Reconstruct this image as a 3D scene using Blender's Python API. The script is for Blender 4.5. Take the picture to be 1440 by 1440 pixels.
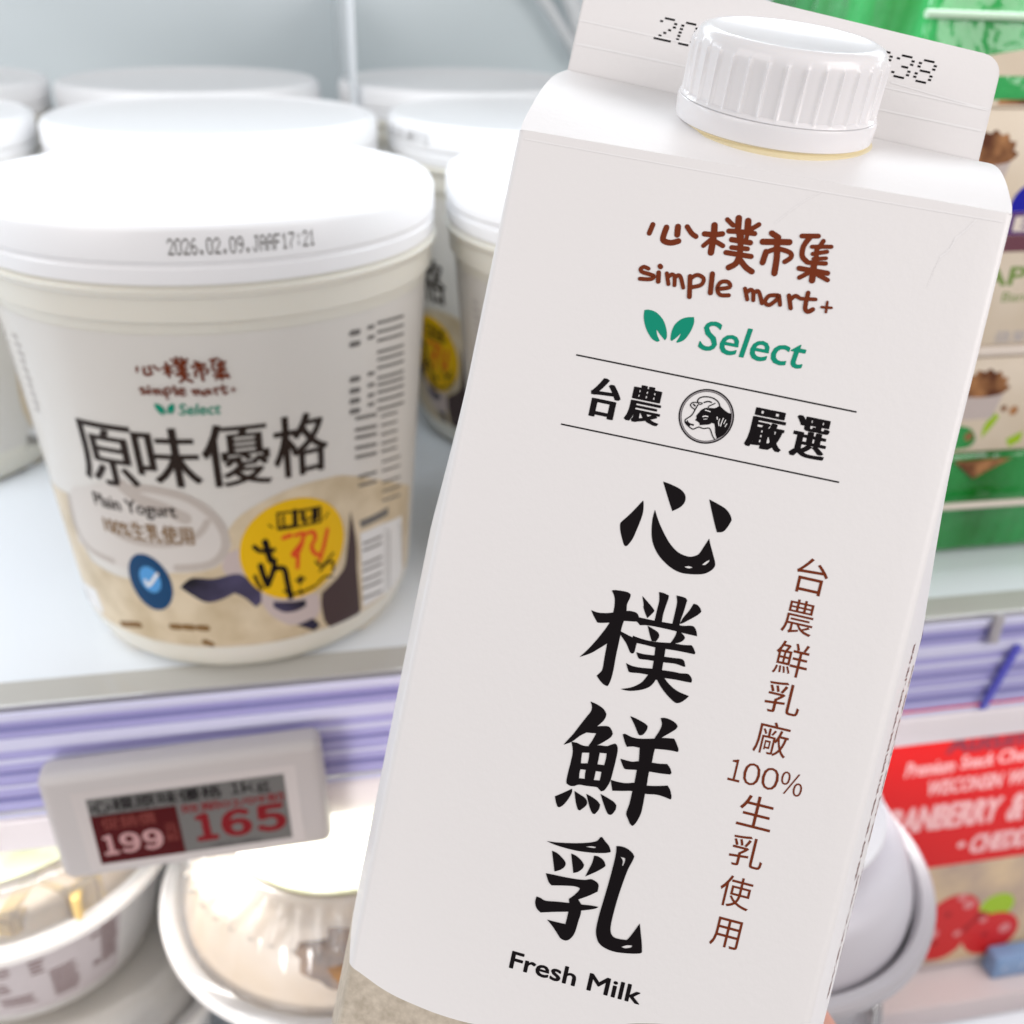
import bpy, bmesh, math, random
from mathutils import Vector, Matrix
from mathutils.geometry import tessellate_polygon
PI = math.pi
random.seed(7)
S = bpy.context.scene
for o in list(bpy.data.objects):
    bpy.data.objects.remove(o)
COL = S.collection
# ------------------------------------------------------------------ camera, world, lamps, exposure
CAM_ROT = [[0.982798, 0.068927, -0.17134], [-0.183549, 0.46726, -0.864857], [0.020449, 0.881429, 0.471874]]
CAM_LOC = [0.0, -0.260183, 0.1951]
cam_d = bpy.data.cameras.new('camera')
cam_d.sensor_width = 36.0; cam_d.lens = 36.0
cam_d.clip_start = 0.01; cam_d.clip_end = 50
cam_d.dof.use_dof = True; cam_d.dof.focus_distance = 0.158; cam_d.dof.aperture_fstop = 18.5
cam = bpy.data.objects.new('camera', cam_d); COL.objects.link(cam)
cam.matrix_world = Matrix.Translation(CAM_LOC) @ Matrix(CAM_ROT).to_4x4()
S.camera = cam
W = bpy.data.worlds.new('World'); S.world = W; W.use_nodes = True
W.node_tree.nodes['Background'].inputs[0].default_value = (1.0, 0.975, 0.975, 1)
W.node_tree.nodes['Background'].inputs[1].default_value = 0.41
def lamp(name, loc, target, sx, sy, power, col, spread=180):
    d = bpy.data.lights.new(name, 'AREA'); d.shape = 'RECTANGLE'; d.size = sx; d.size_y = sy
    d.energy = power; d.color = col; d.spread = math.radians(spread)
    o = bpy.data.objects.new(name, d); COL.objects.link(o)
    o.location = loc
    o.rotation_euler = (Vector(target) - Vector(loc)).to_track_quat('-Z', 'Y').to_euler()
    return o
lamp('cabinet_light', (0.0, 0.055, 0.278), (0.0, 0.060, 0.0), 2.4, 0.05, 2.8, (0.86, 0.935, 1.0))
lamp('under_shelf_light', (0.03, -0.0025, -0.0545), (0.03, -0.004, -0.3), 0.9, 0.006, 0.42, (1.0, 0.98, 0.96))
lamp('low_front_fill', (-0.30, -0.42, -0.02), (-0.03, -0.03, -0.12), 0.16, 0.16, 0.11, (1.0, 0.97, 0.95), 44)  # added fill lamp, narrow beam to brighten the lower tubs
lamp('aisle_light', (-0.62, -0.46, 0.52), (0.03, -0.1, 0.08), 0.6, 0.6, 2.4, (1.0, 0.95, 0.94))
lamp('right_fill_light', (0.42, -0.45, 0.36), (0.04, -0.11, 0.08), 0.35, 0.35, 1.7, (1.0, 0.94, 0.93))  # added fill lamp for the carton's front and right flank
S.view_settings.view_transform = 'Standard'; S.view_settings.look = 'None'
S.view_settings.exposure = 0.17; S.view_settings.gamma = 1.0
S.view_settings.use_curve_mapping = False
S.render.engine = 'CYCLES'
S.cycles.max_bounces = 10; S.cycles.transparent_max_bounces = 16
S.cycles.use_denoising = True

# ------------------------------------------------------------------ traced outlines and lettering boxes (millimetres on the print)
TITLE=[[[[29.27,49.14],[29.41,49.33],[29.65,50.62],[29.59,51.82],[29.34,53.37],[29.02,54.94],[28.52,56.03],[28.2,56.26],[27.92,56.02],[27.44,55.15],[27.01,54.2],[26.76,53.21],[26.98,52.71],[28.0,51.28]]],[[[31.26,50.04],[32.21,51.68],[33.46,53.34],[34.62,54.57],[35.98,55.45],[37.5,55.7],[38.44,55.34],[38.92,54.86],[39.37,53.64],[39.8,52.47],[40.17,53.31],[40.93,54.77],[41.47,55.98],[41.24,56.78],[40.4,57.57],[39.19,58.0],[37.2,58.28],[35.67,57.99],[34.18,57.21],[32.91,56.16],[31.93,54.73],[31.45,53.2],[31.21,51.46]],[[37.21,57.32],[37.81,57.07],[38.44,57.13],[37.88,57.39]],[[39.64,56.44],[40.03,55.94],[40.51,55.49],[40.51,55.79],[40.06,56.37]]],[[[31.52,45.78],[32.7,45.94],[34.09,46.3],[34.86,46.8],[35.22,47.46],[35.17,48.21],[34.69,48.98],[33.76,49.73],[32.82,48.13]]],[[[38.55,46.9],[39.66,47.21],[41.07,47.71],[41.86,48.35],[42.27,48.99],[42.26,49.44],[41.86,50.56],[41.41,51.13],[40.67,51.34],[40.15,50.35],[39.33,48.62]]],[[[25.33,66.7],[26.28,66.81],[27.31,66.68],[28.57,66.29],[30.51,65.57],[31.38,65.47],[32.0,65.57],[32.41,66.11],[32.41,66.79],[31.56,66.95],[30.27,67.2],[28.19,67.95],[26.76,68.3],[26.41,68.07],[25.81,67.38]]],[[[32.11,66.1],[34.63,66.06],[37.4,65.9],[38.86,65.85],[40.11,65.55],[40.66,65.72],[41.05,66.3],[41.24,66.89],[39.83,66.9],[38.06,66.87],[35.85,66.88],[33.94,66.98],[32.81,67.23],[32.45,66.93],[32.12,66.78]]],[[[27.69,63.15],[28.0,62.98],[29.02,62.84],[30.06,62.84],[30.52,63.07],[30.52,63.6],[30.3,64.63],[30.42,65.52],[30.38,67.05],[30.28,68.29],[30.35,69.95],[30.36,72.4],[30.45,74.53],[30.41,76.08],[30.24,77.04],[30.08,77.33],[29.44,77.17],[28.72,76.65],[28.21,76.16],[28.74,75.34],[28.84,74.77],[28.77,73.4],[28.66,70.82],[28.35,67.99],[28.57,66.26],[28.5,64.91],[28.23,63.91]]],[[[28.35,67.99],[29.41,68.04],[29.72,69.49],[28.64,71.06],[27.6,72.15],[26.59,73.09],[25.13,74.02],[26.16,72.5],[27.14,70.73],[27.96,69.0]]],[[[30.24,68.76],[32.06,69.23],[32.97,69.32],[32.91,70.4],[32.89,71.32],[32.66,71.64],[32.25,71.48],[31.4,70.31],[30.26,69.21]]],[[[32.22,62.89],[33.02,63.46],[34.27,64.45],[34.3,64.9],[33.64,65.96],[33.1,65.18],[32.71,64.44],[32.69,64.14]]],[[[34.46,61.76],[35.15,61.75],[35.97,61.93],[35.99,62.53],[35.86,63.62],[35.77,64.85],[35.83,66.12],[34.74,66.23],[34.76,64.33],[34.76,62.97]]],[[[37.02,61.69],[37.63,61.66],[38.38,61.74],[38.7,62.04],[38.66,62.65],[38.57,63.88],[38.41,65.13],[38.42,66.18],[37.36,66.06],[37.38,64.16],[37.34,62.66]]],[[[39.71,62.3],[40.28,62.35],[40.8,62.75],[41.05,63.21],[40.61,63.84],[39.64,64.75],[38.66,65.59],[38.43,65.57],[38.73,64.6],[39.34,63.4]]],[[[33.92,67.03],[34.75,67.29],[35.57,67.62],[35.89,68.08],[35.84,68.54],[35.59,69.06],[35.01,69.13],[34.54,68.33]]],[[[38.24,66.68],[38.79,66.85],[39.39,67.23],[39.61,67.56],[39.36,68.07],[38.72,68.53],[37.63,68.95],[37.93,68.27],[38.19,67.45]]],[[[32.15,68.98],[32.92,69.1],[34.28,69.18],[35.89,69.07],[37.88,68.73],[39.48,68.62],[40.75,68.37],[41.07,68.64],[41.55,69.35],[41.46,69.6],[40.14,69.62],[38.68,69.68],[37.23,69.8],[35.78,69.93],[34.29,69.91],[32.96,69.93],[32.22,69.96]]],[[[35.64,69.28],[37.11,68.92],[37.23,70.11],[37.33,71.91],[37.44,73.41],[37.79,74.32],[36.89,74.62],[36.02,74.37],[35.98,73.16],[35.87,71.35]]],[[[33.15,71.29],[34.3,71.31],[35.9,71.12],[37.34,70.96],[38.64,70.83],[39.65,70.7],[40.21,70.9],[40.57,71.65],[40.32,71.75],[39.12,71.62],[37.39,71.82],[35.93,71.95],[34.76,72.05],[33.89,72.15],[33.54,71.93]]],[[[32.04,73.24],[32.98,73.44],[34.31,73.39],[35.9,73.15],[37.64,72.98],[39.09,72.85],[40.12,72.82],[41.12,72.65],[41.61,72.91],[41.94,73.36],[41.94,73.82],[41.09,73.88],[39.63,73.93],[37.74,74.1],[35.97,74.16],[34.35,74.25],[32.91,74.46],[32.54,74.16]]],[[[35.59,74.1],[36.88,74.24],[36.64,75.14],[36.08,75.97],[35.17,76.58],[33.93,77.08],[32.92,77.27],[32.09,77.24],[33.4,76.72],[34.31,76.1],[35.04,75.31]]],[[[36.84,74.4],[37.87,73.99],[38.95,74.87],[40.28,75.53],[42.05,75.85],[41.78,76.3],[41.2,76.98],[40.61,77.31],[40.06,77.19],[38.85,76.42],[37.75,75.47]]],[[[28.16,80.2],[29.14,80.37],[30.13,80.74],[30.68,81.22],[30.87,81.71],[30.67,82.54],[29.98,83.57],[29.27,84.46],[28.61,84.94],[27.71,85.72],[26.99,86.61],[26.42,87.15],[25.61,87.67],[25.99,86.94],[26.65,85.76],[27.38,84.16],[28.1,82.58],[28.52,81.69],[28.53,80.91]]],[[[29.86,83.68],[30.7,83.39],[31.58,83.24],[32.12,83.65],[32.43,84.19],[32.22,84.79],[31.49,85.6],[30.67,86.36],[29.67,87.01],[29.31,86.79],[29.62,86.08],[30.01,84.73],[28.62,84.97],[28.91,84.24]]],[[[26.68,86.92],[27.5,86.87],[28.3,87.02],[29.05,86.98],[30.75,86.41],[31.93,86.23],[32.46,85.89],[33.06,85.53],[33.4,85.73],[33.66,86.44],[33.71,87.83],[33.68,89.4],[33.6,91.14],[33.37,92.15],[33.01,92.95],[32.61,93.21],[32.17,92.94],[31.82,92.75],[30.34,92.95],[29.15,93.08],[28.47,93.48],[27.88,93.58],[27.3,93.37],[27.18,92.85],[27.18,91.43],[27.23,89.84],[27.17,88.29]],[[28.57,88.15],[29.63,87.88],[29.73,88.71],[29.73,89.53],[28.74,89.79],[28.65,89.0]],[[31.14,87.49],[32.17,87.33],[32.24,88.21],[32.19,89.17],[31.2,89.3],[31.17,88.34]],[[28.86,90.7],[29.68,90.58],[29.71,91.31],[29.82,91.96],[28.97,92.09],[28.87,91.45]],[[31.16,90.38],[32.02,90.28],[32.04,90.93],[32.04,91.64],[31.16,91.79],[31.18,91.16]]],[[[28.29,93.94],[28.37,94.58],[28.08,95.61],[27.55,96.71],[27.05,97.24],[26.74,97.24],[26.39,96.7],[26.01,95.77],[26.96,95.04]]],[[[28.7,94.18],[29.45,94.45],[30.44,94.82],[30.9,95.33],[30.85,95.98],[30.13,96.93],[29.82,96.89],[29.3,95.92]]],[[[30.53,94.16],[31.42,94.4],[32.34,94.78],[32.9,95.26],[32.85,96.07],[32.42,96.89],[32.11,96.9],[31.49,96.12]]],[[[32.59,93.61],[33.6,93.89],[34.75,94.29],[35.26,94.71],[35.29,95.41],[34.94,96.21],[34.6,96.41],[34.17,96.18],[33.37,94.98]]],[[[34.35,80.9],[35.31,81.05],[36.59,81.41],[37.18,81.73],[37.17,82.35],[36.82,83.13],[36.43,83.39],[36.09,83.24],[35.22,82.0]]],[[[38.76,80.09],[39.39,79.9],[40.3,80.0],[41.11,80.33],[41.45,80.71],[41.24,81.22],[40.46,82.04],[39.55,82.97],[39.45,83.54],[38.6,83.76],[38.61,83.13],[38.98,82.11],[39.15,80.99]]],[[[33.86,83.87],[34.25,83.72],[35.2,83.94],[36.39,83.9],[38.23,83.42],[39.62,82.95],[41.33,82.62],[41.73,83.1],[42.31,84.03],[42.3,84.46],[41.01,84.52],[38.99,84.82],[36.83,85.22],[35.79,85.29],[34.88,85.58],[34.45,84.99]]],[[[34.31,87.59],[35.25,87.61],[36.15,87.58],[37.12,87.25],[39.02,86.98],[40.04,86.87],[41.17,86.62],[41.73,87.12],[42.11,87.8],[41.95,88.07],[40.64,88.26],[38.88,88.42],[36.98,88.65],[35.54,88.94],[35.04,88.73]]],[[[33.6,91.11],[34.81,91.14],[35.99,91.01],[37.12,90.65],[38.91,90.59],[40.35,90.29],[41.96,89.8],[42.45,90.35],[42.89,91.32],[42.84,91.77],[41.83,91.61],[40.63,91.58],[39.05,91.88],[37.11,91.96],[35.68,92.32],[34.21,92.68]]],[[[36.68,84.87],[38.98,84.28],[38.92,85.53],[38.96,87.07],[38.86,88.66],[38.97,90.5],[39.01,92.05],[39.08,93.75],[39.06,95.01],[38.79,96.19],[38.49,96.9],[38.23,97.19],[37.82,96.92],[37.37,96.26],[36.95,95.51],[37.1,93.97],[37.11,92.09],[37.13,90.68],[37.06,88.66],[37.05,87.26]]],[[[26.23,102.9],[27.89,102.68],[30.53,102.06],[32.54,101.4],[33.64,100.82],[33.96,100.21],[34.23,100.03],[34.8,100.54],[35.54,101.13],[35.94,101.81],[35.82,102.08],[34.62,102.52],[32.86,102.9],[30.77,103.16],[28.77,103.19],[27.36,103.1]],[[32.17,102.18],[32.95,101.87],[33.7,101.79],[33.44,102.04]]],[[[27.35,104.16],[28.25,104.34],[29.32,105.0],[29.77,105.52],[29.71,106.1],[29.22,106.72],[28.4,107.23],[27.91,105.8]]],[[[30.26,103.78],[31.09,103.95],[31.97,104.43],[32.52,104.99],[32.44,105.57],[31.9,106.28],[31.22,106.68],[30.77,105.32]]],[[[33.69,103.18],[34.29,103.14],[35.13,103.46],[35.59,104.05],[35.57,104.45],[34.64,105.43],[33.08,106.72],[33.32,105.72],[33.64,104.36]]],[[[27.17,107.85],[28.36,107.76],[30.19,107.65],[32.0,107.46],[33.19,107.23],[34.03,106.88],[34.84,107.06],[35.31,107.48],[35.38,108.5],[34.28,109.46],[32.82,110.52],[33.42,111.15],[31.62,111.42],[31.42,110.84],[32.09,110.0],[32.6,109.13],[32.66,108.72],[31.95,108.64],[30.47,108.93],[28.42,109.48],[27.85,109.03]]],[[[26.55,111.82],[27.21,111.88],[28.04,112.08],[29.83,111.73],[31.62,111.42],[33.42,111.15],[34.9,110.89],[36.04,110.8],[35.45,111.29],[33.62,112.09],[31.76,112.79],[29.58,113.47],[27.69,114.12],[26.97,113.65],[26.55,112.79]]],[[[31.57,111.2],[33.03,110.78],[33.62,112.22],[33.54,113.86],[33.43,115.51],[33.17,116.47],[32.7,117.15],[32.13,117.38],[31.47,117.22],[30.88,116.66],[29.91,115.72],[28.88,114.93],[30.2,114.91],[31.74,114.83],[31.77,113.89],[31.75,112.6]]],[[[36.61,100.83],[37.42,100.68],[38.36,100.82],[39.13,101.24],[39.53,101.68],[39.45,102.34],[39.04,103.96],[38.76,106.11],[38.53,108.57],[38.42,110.84],[38.41,112.77],[38.54,113.86],[38.92,114.56],[39.6,114.84],[40.95,114.72],[41.35,114.49],[41.87,113.37],[42.55,111.62],[42.92,112.75],[43.49,114.51],[43.82,115.86],[43.55,116.18],[41.98,116.64],[39.91,116.98],[38.34,116.82],[37.31,116.32],[36.75,115.51],[36.41,114.32],[36.39,112.07],[36.55,109.29],[36.71,106.53],[36.81,103.47],[36.77,101.74]],[[37.54,102.28],[38.23,102.31],[38.35,102.65],[38.25,103.47],[38.06,103.63],[38.03,102.81]],[[40.68,115.94],[41.42,115.47],[42.21,115.28],[42.07,115.65],[41.23,116.01]]]]
LOGO=[[0.604,[[22.1,10.03],[21.86,11.31]]],[0.685,[[24.1,10.08],[23.93,11.66],[24.33,12.06],[25.27,12.07],[26.18,11.66]]],[0.725,[[25.68,9.7],[25.82,10.8]]],[0.604,[[26.97,9.47],[27.77,10.25],[28.47,10.59]]],[0.765,[[30.7,8.6],[30.89,9.89],[31.04,12.42]]],[0.644,[[29.58,10.02],[30.89,9.89],[32.05,9.58]]],[0.524,[[30.72,10.53],[29.79,11.68]]],[0.564,[[31.06,10.68],[32.48,11.2]]],[0.564,[[32.3,7.5],[33.26,8.14]]],[0.765,[[33.82,7.03],[34.01,8.31]]],[0.765,[[35.19,7.19],[35.42,8.67]]],[0.564,[[36.76,7.41],[35.92,8.17]]],[0.604,[[32.85,9.03],[34.44,8.84],[36.46,8.75]]],[0.443,[[33.8,8.25],[34.42,9.66]]],[0.483,[[35.47,8.46],[35.49,9.88]]],[0.644,[[33.51,10.13],[36.15,10.1]]],[0.564,[[33.75,11.21],[35.95,11.01]]],[0.604,[[33.12,12.04],[36.68,11.96]]],[0.685,[[34.58,9.02],[34.97,11.19],[35.04,12.4],[34.75,13.38],[33.94,14.04]]],[0.685,[[35.33,12.76],[36.34,13.59],[37.25,14.0]]],[0.685,[[38.78,8.27],[39.79,8.69]]],[0.725,[[37.82,9.66],[41.43,9.06]]],[0.725,[[39.69,9.12],[40.18,11.26],[40.37,13.66]]],[0.685,[[38.58,10.94],[38.43,12.49]]],[0.564,[[38.69,10.96],[40.05,10.27],[41.81,10.45],[42.12,11.1],[41.42,11.84]]],[0.564,[[42.94,7.92],[45.15,7.53]]],[0.604,[[44.12,7.81],[43.48,9.24],[43.6,10.63],[44.42,11.29]]],[0.524,[[45.98,8.08],[45.61,9.05]]],[0.483,[[44.62,9.13],[47.21,8.66]]],[0.483,[[44.94,10.08],[46.79,9.44]]],[0.443,[[45.2,10.74],[46.86,10.34]]],[0.524,[[44.54,11.37],[46.97,11.06]]],[0.564,[[45.32,9.11],[45.62,11.27]]],[0.604,[[43.56,12.36],[47.53,12.33]]],[0.725,[[45.43,11.31],[45.68,13.69]]],[0.524,[[44.88,12.83],[43.89,13.62]]],[0.524,[[46.27,12.77],[47.75,13.26]]],[0.474,[[22.83,16.25],[22.12,16.12],[21.74,16.54],[22.11,16.89],[23.26,17.01],[23.86,17.19],[23.41,17.67],[21.93,17.88]]],[0.603,[[24.39,15.61],[24.47,15.68]]],[0.56,[[24.39,16.54],[24.6,17.78]]],[0.474,[[25.55,16.43],[26.1,17.88]]],[0.474,[[25.82,16.94],[26.27,16.45],[26.72,16.66],[26.99,17.87]]],[0.474,[[26.77,16.87],[27.16,16.42],[27.6,16.6],[28.28,17.98]]],[0.56,[[28.9,16.25],[29.42,19.09]]],[0.474,[[29.01,16.56],[29.81,15.86],[30.83,16.18],[30.69,17.13],[29.49,17.69]]],[0.603,[[31.9,15.32],[32.21,17.99]]],[0.474,[[33.11,17.29],[34.7,16.71],[34.33,16.05],[33.36,16.23],[33.02,17.18],[33.61,18.01],[34.83,17.85]]],[0.474,[[36.85,16.52],[37.48,17.94]]],[0.474,[[37.22,17.0],[37.6,16.54],[38.04,16.74],[38.34,17.89]]],[0.474,[[38.17,16.93],[38.56,16.53],[38.96,16.78],[39.61,18.08]]],[0.474,[[41.49,16.59],[40.36,16.89],[39.98,17.8],[40.65,18.15],[41.51,17.18],[41.64,16.5],[42.12,17.83]]],[0.517,[[43.05,16.34],[43.66,18.01]]],[0.474,[[43.38,16.82],[43.89,16.22],[44.41,16.34]]],[0.517,[[45.55,15.48],[45.6,17.56],[46.1,18.05],[46.69,17.61]]],[0.431,[[44.7,16.46],[46.75,16.18]]],[0.301,[[47.81,17.07],[49.15,16.92]]],[0.301,[[48.41,16.24],[48.53,17.65]]]]
LEAF=[[[[23.54,22.14],[24.13,21.96],[25.3,22.14],[26.5,23.03],[27.22,24.23],[27.52,25.29],[27.34,25.81],[26.52,25.14],[25.82,24.5],[26.09,25.23],[26.65,26.02],[26.31,26.24],[25.45,25.91],[24.41,24.77],[23.71,23.34]]],[[[30.69,21.78],[30.88,22.63],[30.63,24.01],[30.02,25.24],[29.14,25.82],[29.0,25.71],[29.28,24.94],[29.37,24.37],[28.87,25.13],[28.33,25.71],[28.11,25.51],[28.02,24.52],[28.25,23.36],[28.95,22.44],[29.74,22.0]]]]
RULES=[[0.183,[[15.19,30.33],[55.82,30.46]]],[0.183,[[15.12,40.67],[55.76,40.64]]]]
COWP=[[[[35.48,34.09],[35.68,34.01],[36.44,33.89],[36.85,33.59],[37.01,33.34],[37.33,33.58],[37.93,33.94],[38.55,34.18],[38.92,34.16],[39.07,34.93],[39.09,35.98],[38.84,36.83],[38.4,37.54],[37.66,38.13],[37.54,37.89],[37.26,37.33],[37.03,36.5],[36.85,36.1],[36.49,36.04],[36.2,36.32],[35.88,36.43],[35.39,36.58],[34.86,36.73],[34.69,36.37],[34.07,36.15],[34.21,35.81],[34.1,35.52],[34.34,35.03],[34.66,34.48],[35.18,34.11]]],[[[32.75,36.6],[33.11,36.57],[33.54,36.74],[34.07,36.75],[34.02,37.02],[33.59,36.95],[33.46,37.27],[32.99,37.03]]]]
COWW=[[0.168,[[35.06,35.43],[35.36,35.28],[35.71,35.28]]],[0.135,[[35.18,34.46],[35.57,34.47],[35.91,34.53]]],[0.152,[[37.04,35.09],[37.13,35.38]]],[0.126,[[37.44,35.31],[37.41,35.8],[37.57,36.21]]],[0.126,[[37.94,35.08],[37.83,35.72],[37.8,36.25]]],[0.11,[[38.32,35.26],[38.18,35.82]]],[0.11,[[38.58,35.74],[38.43,36.21]]],[0.076,[[35.21,35.78],[35.7,35.63]]]]
COWS=[[0.177,[[33.85,33.63],[33.84,33.2],[34.11,32.83],[34.67,32.59],[35.52,32.5],[36.25,32.66],[36.76,32.99],[37.05,33.42]]],[0.135,[[33.85,33.53],[34.25,33.83],[34.58,33.56],[34.05,33.55]]],[0.185,[[34.78,33.4],[35.31,33.14],[35.78,33.19]]],[0.152,[[35.5,33.98],[35.62,33.73],[36.0,33.47],[36.31,33.22]]],[0.152,[[33.85,33.63],[33.25,33.7],[32.95,34.08],[33.15,34.4],[33.66,34.63]]],[0.219,[[33.36,33.96],[33.6,34.14]]],[0.16,[[33.99,33.92],[33.79,34.53],[33.59,35.19],[33.35,35.68],[32.85,36.18],[32.68,36.44],[32.81,36.81],[33.23,37.12],[34.02,37.48],[34.55,37.15],[34.87,37.0],[35.5,37.08],[36.24,36.86],[36.56,37.13],[36.98,37.83],[37.39,38.28]]],[0.118,[[33.0,36.41],[33.18,36.69]]]]
COWC=[[35.5,35.3],3.94]
TB=[["台",[18.41,22.94,32.8,38.63]],["農",[23.93,29.07,32.72,38.21]],["嚴",[41.56,46.84,32.55,38.29]],["選",[47.92,52.93,32.38,38.29]]]
SEL=[32.3,47.21,21.82,26.15]
COL_TEXT=[["台",[52.91,57.4,52.05,57.23]],["農",[52.59,56.91,58.26,63.33]],["鮮",[52.77,57.5,64.56,69.54]],["乳",[52.77,57.82,70.52,75.31]],["廠",[52.68,57.45,76.63,81.66]],["100%",[50.18,60.91,83.37,86.74]],["生",[52.85,57.86,88.03,92.94]],["乳",[52.92,57.87,94.24,99.09]],["使",[52.83,57.45,100.68,105.54]],["用",[53.08,57.25,107.32,111.88]]]
FRESH=[24.74,45.22,121.29,124.14]
KRAFT=[[-1.29,131.04],[1.38,131.82],[6.74,133.68],[11.85,134.5],[16.72,134.83],[21.77,134.61],[31.65,133.12],[39.92,129.74],[45.95,126.94],[52.3,125.93]]
CREASE=[[0.167,[[65.32,1.66],[64.21,3.39],[63.28,4.53],[63.1,5.38],[62.7,6.37],[61.83,7.42]]],[0.067,[[61.87,7.57],[61.48,9.29],[61.13,11.83]]],[0.103,[[44.15,1.49],[42.23,3.1],[40.58,4.82],[38.97,6.76]]]]
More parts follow.
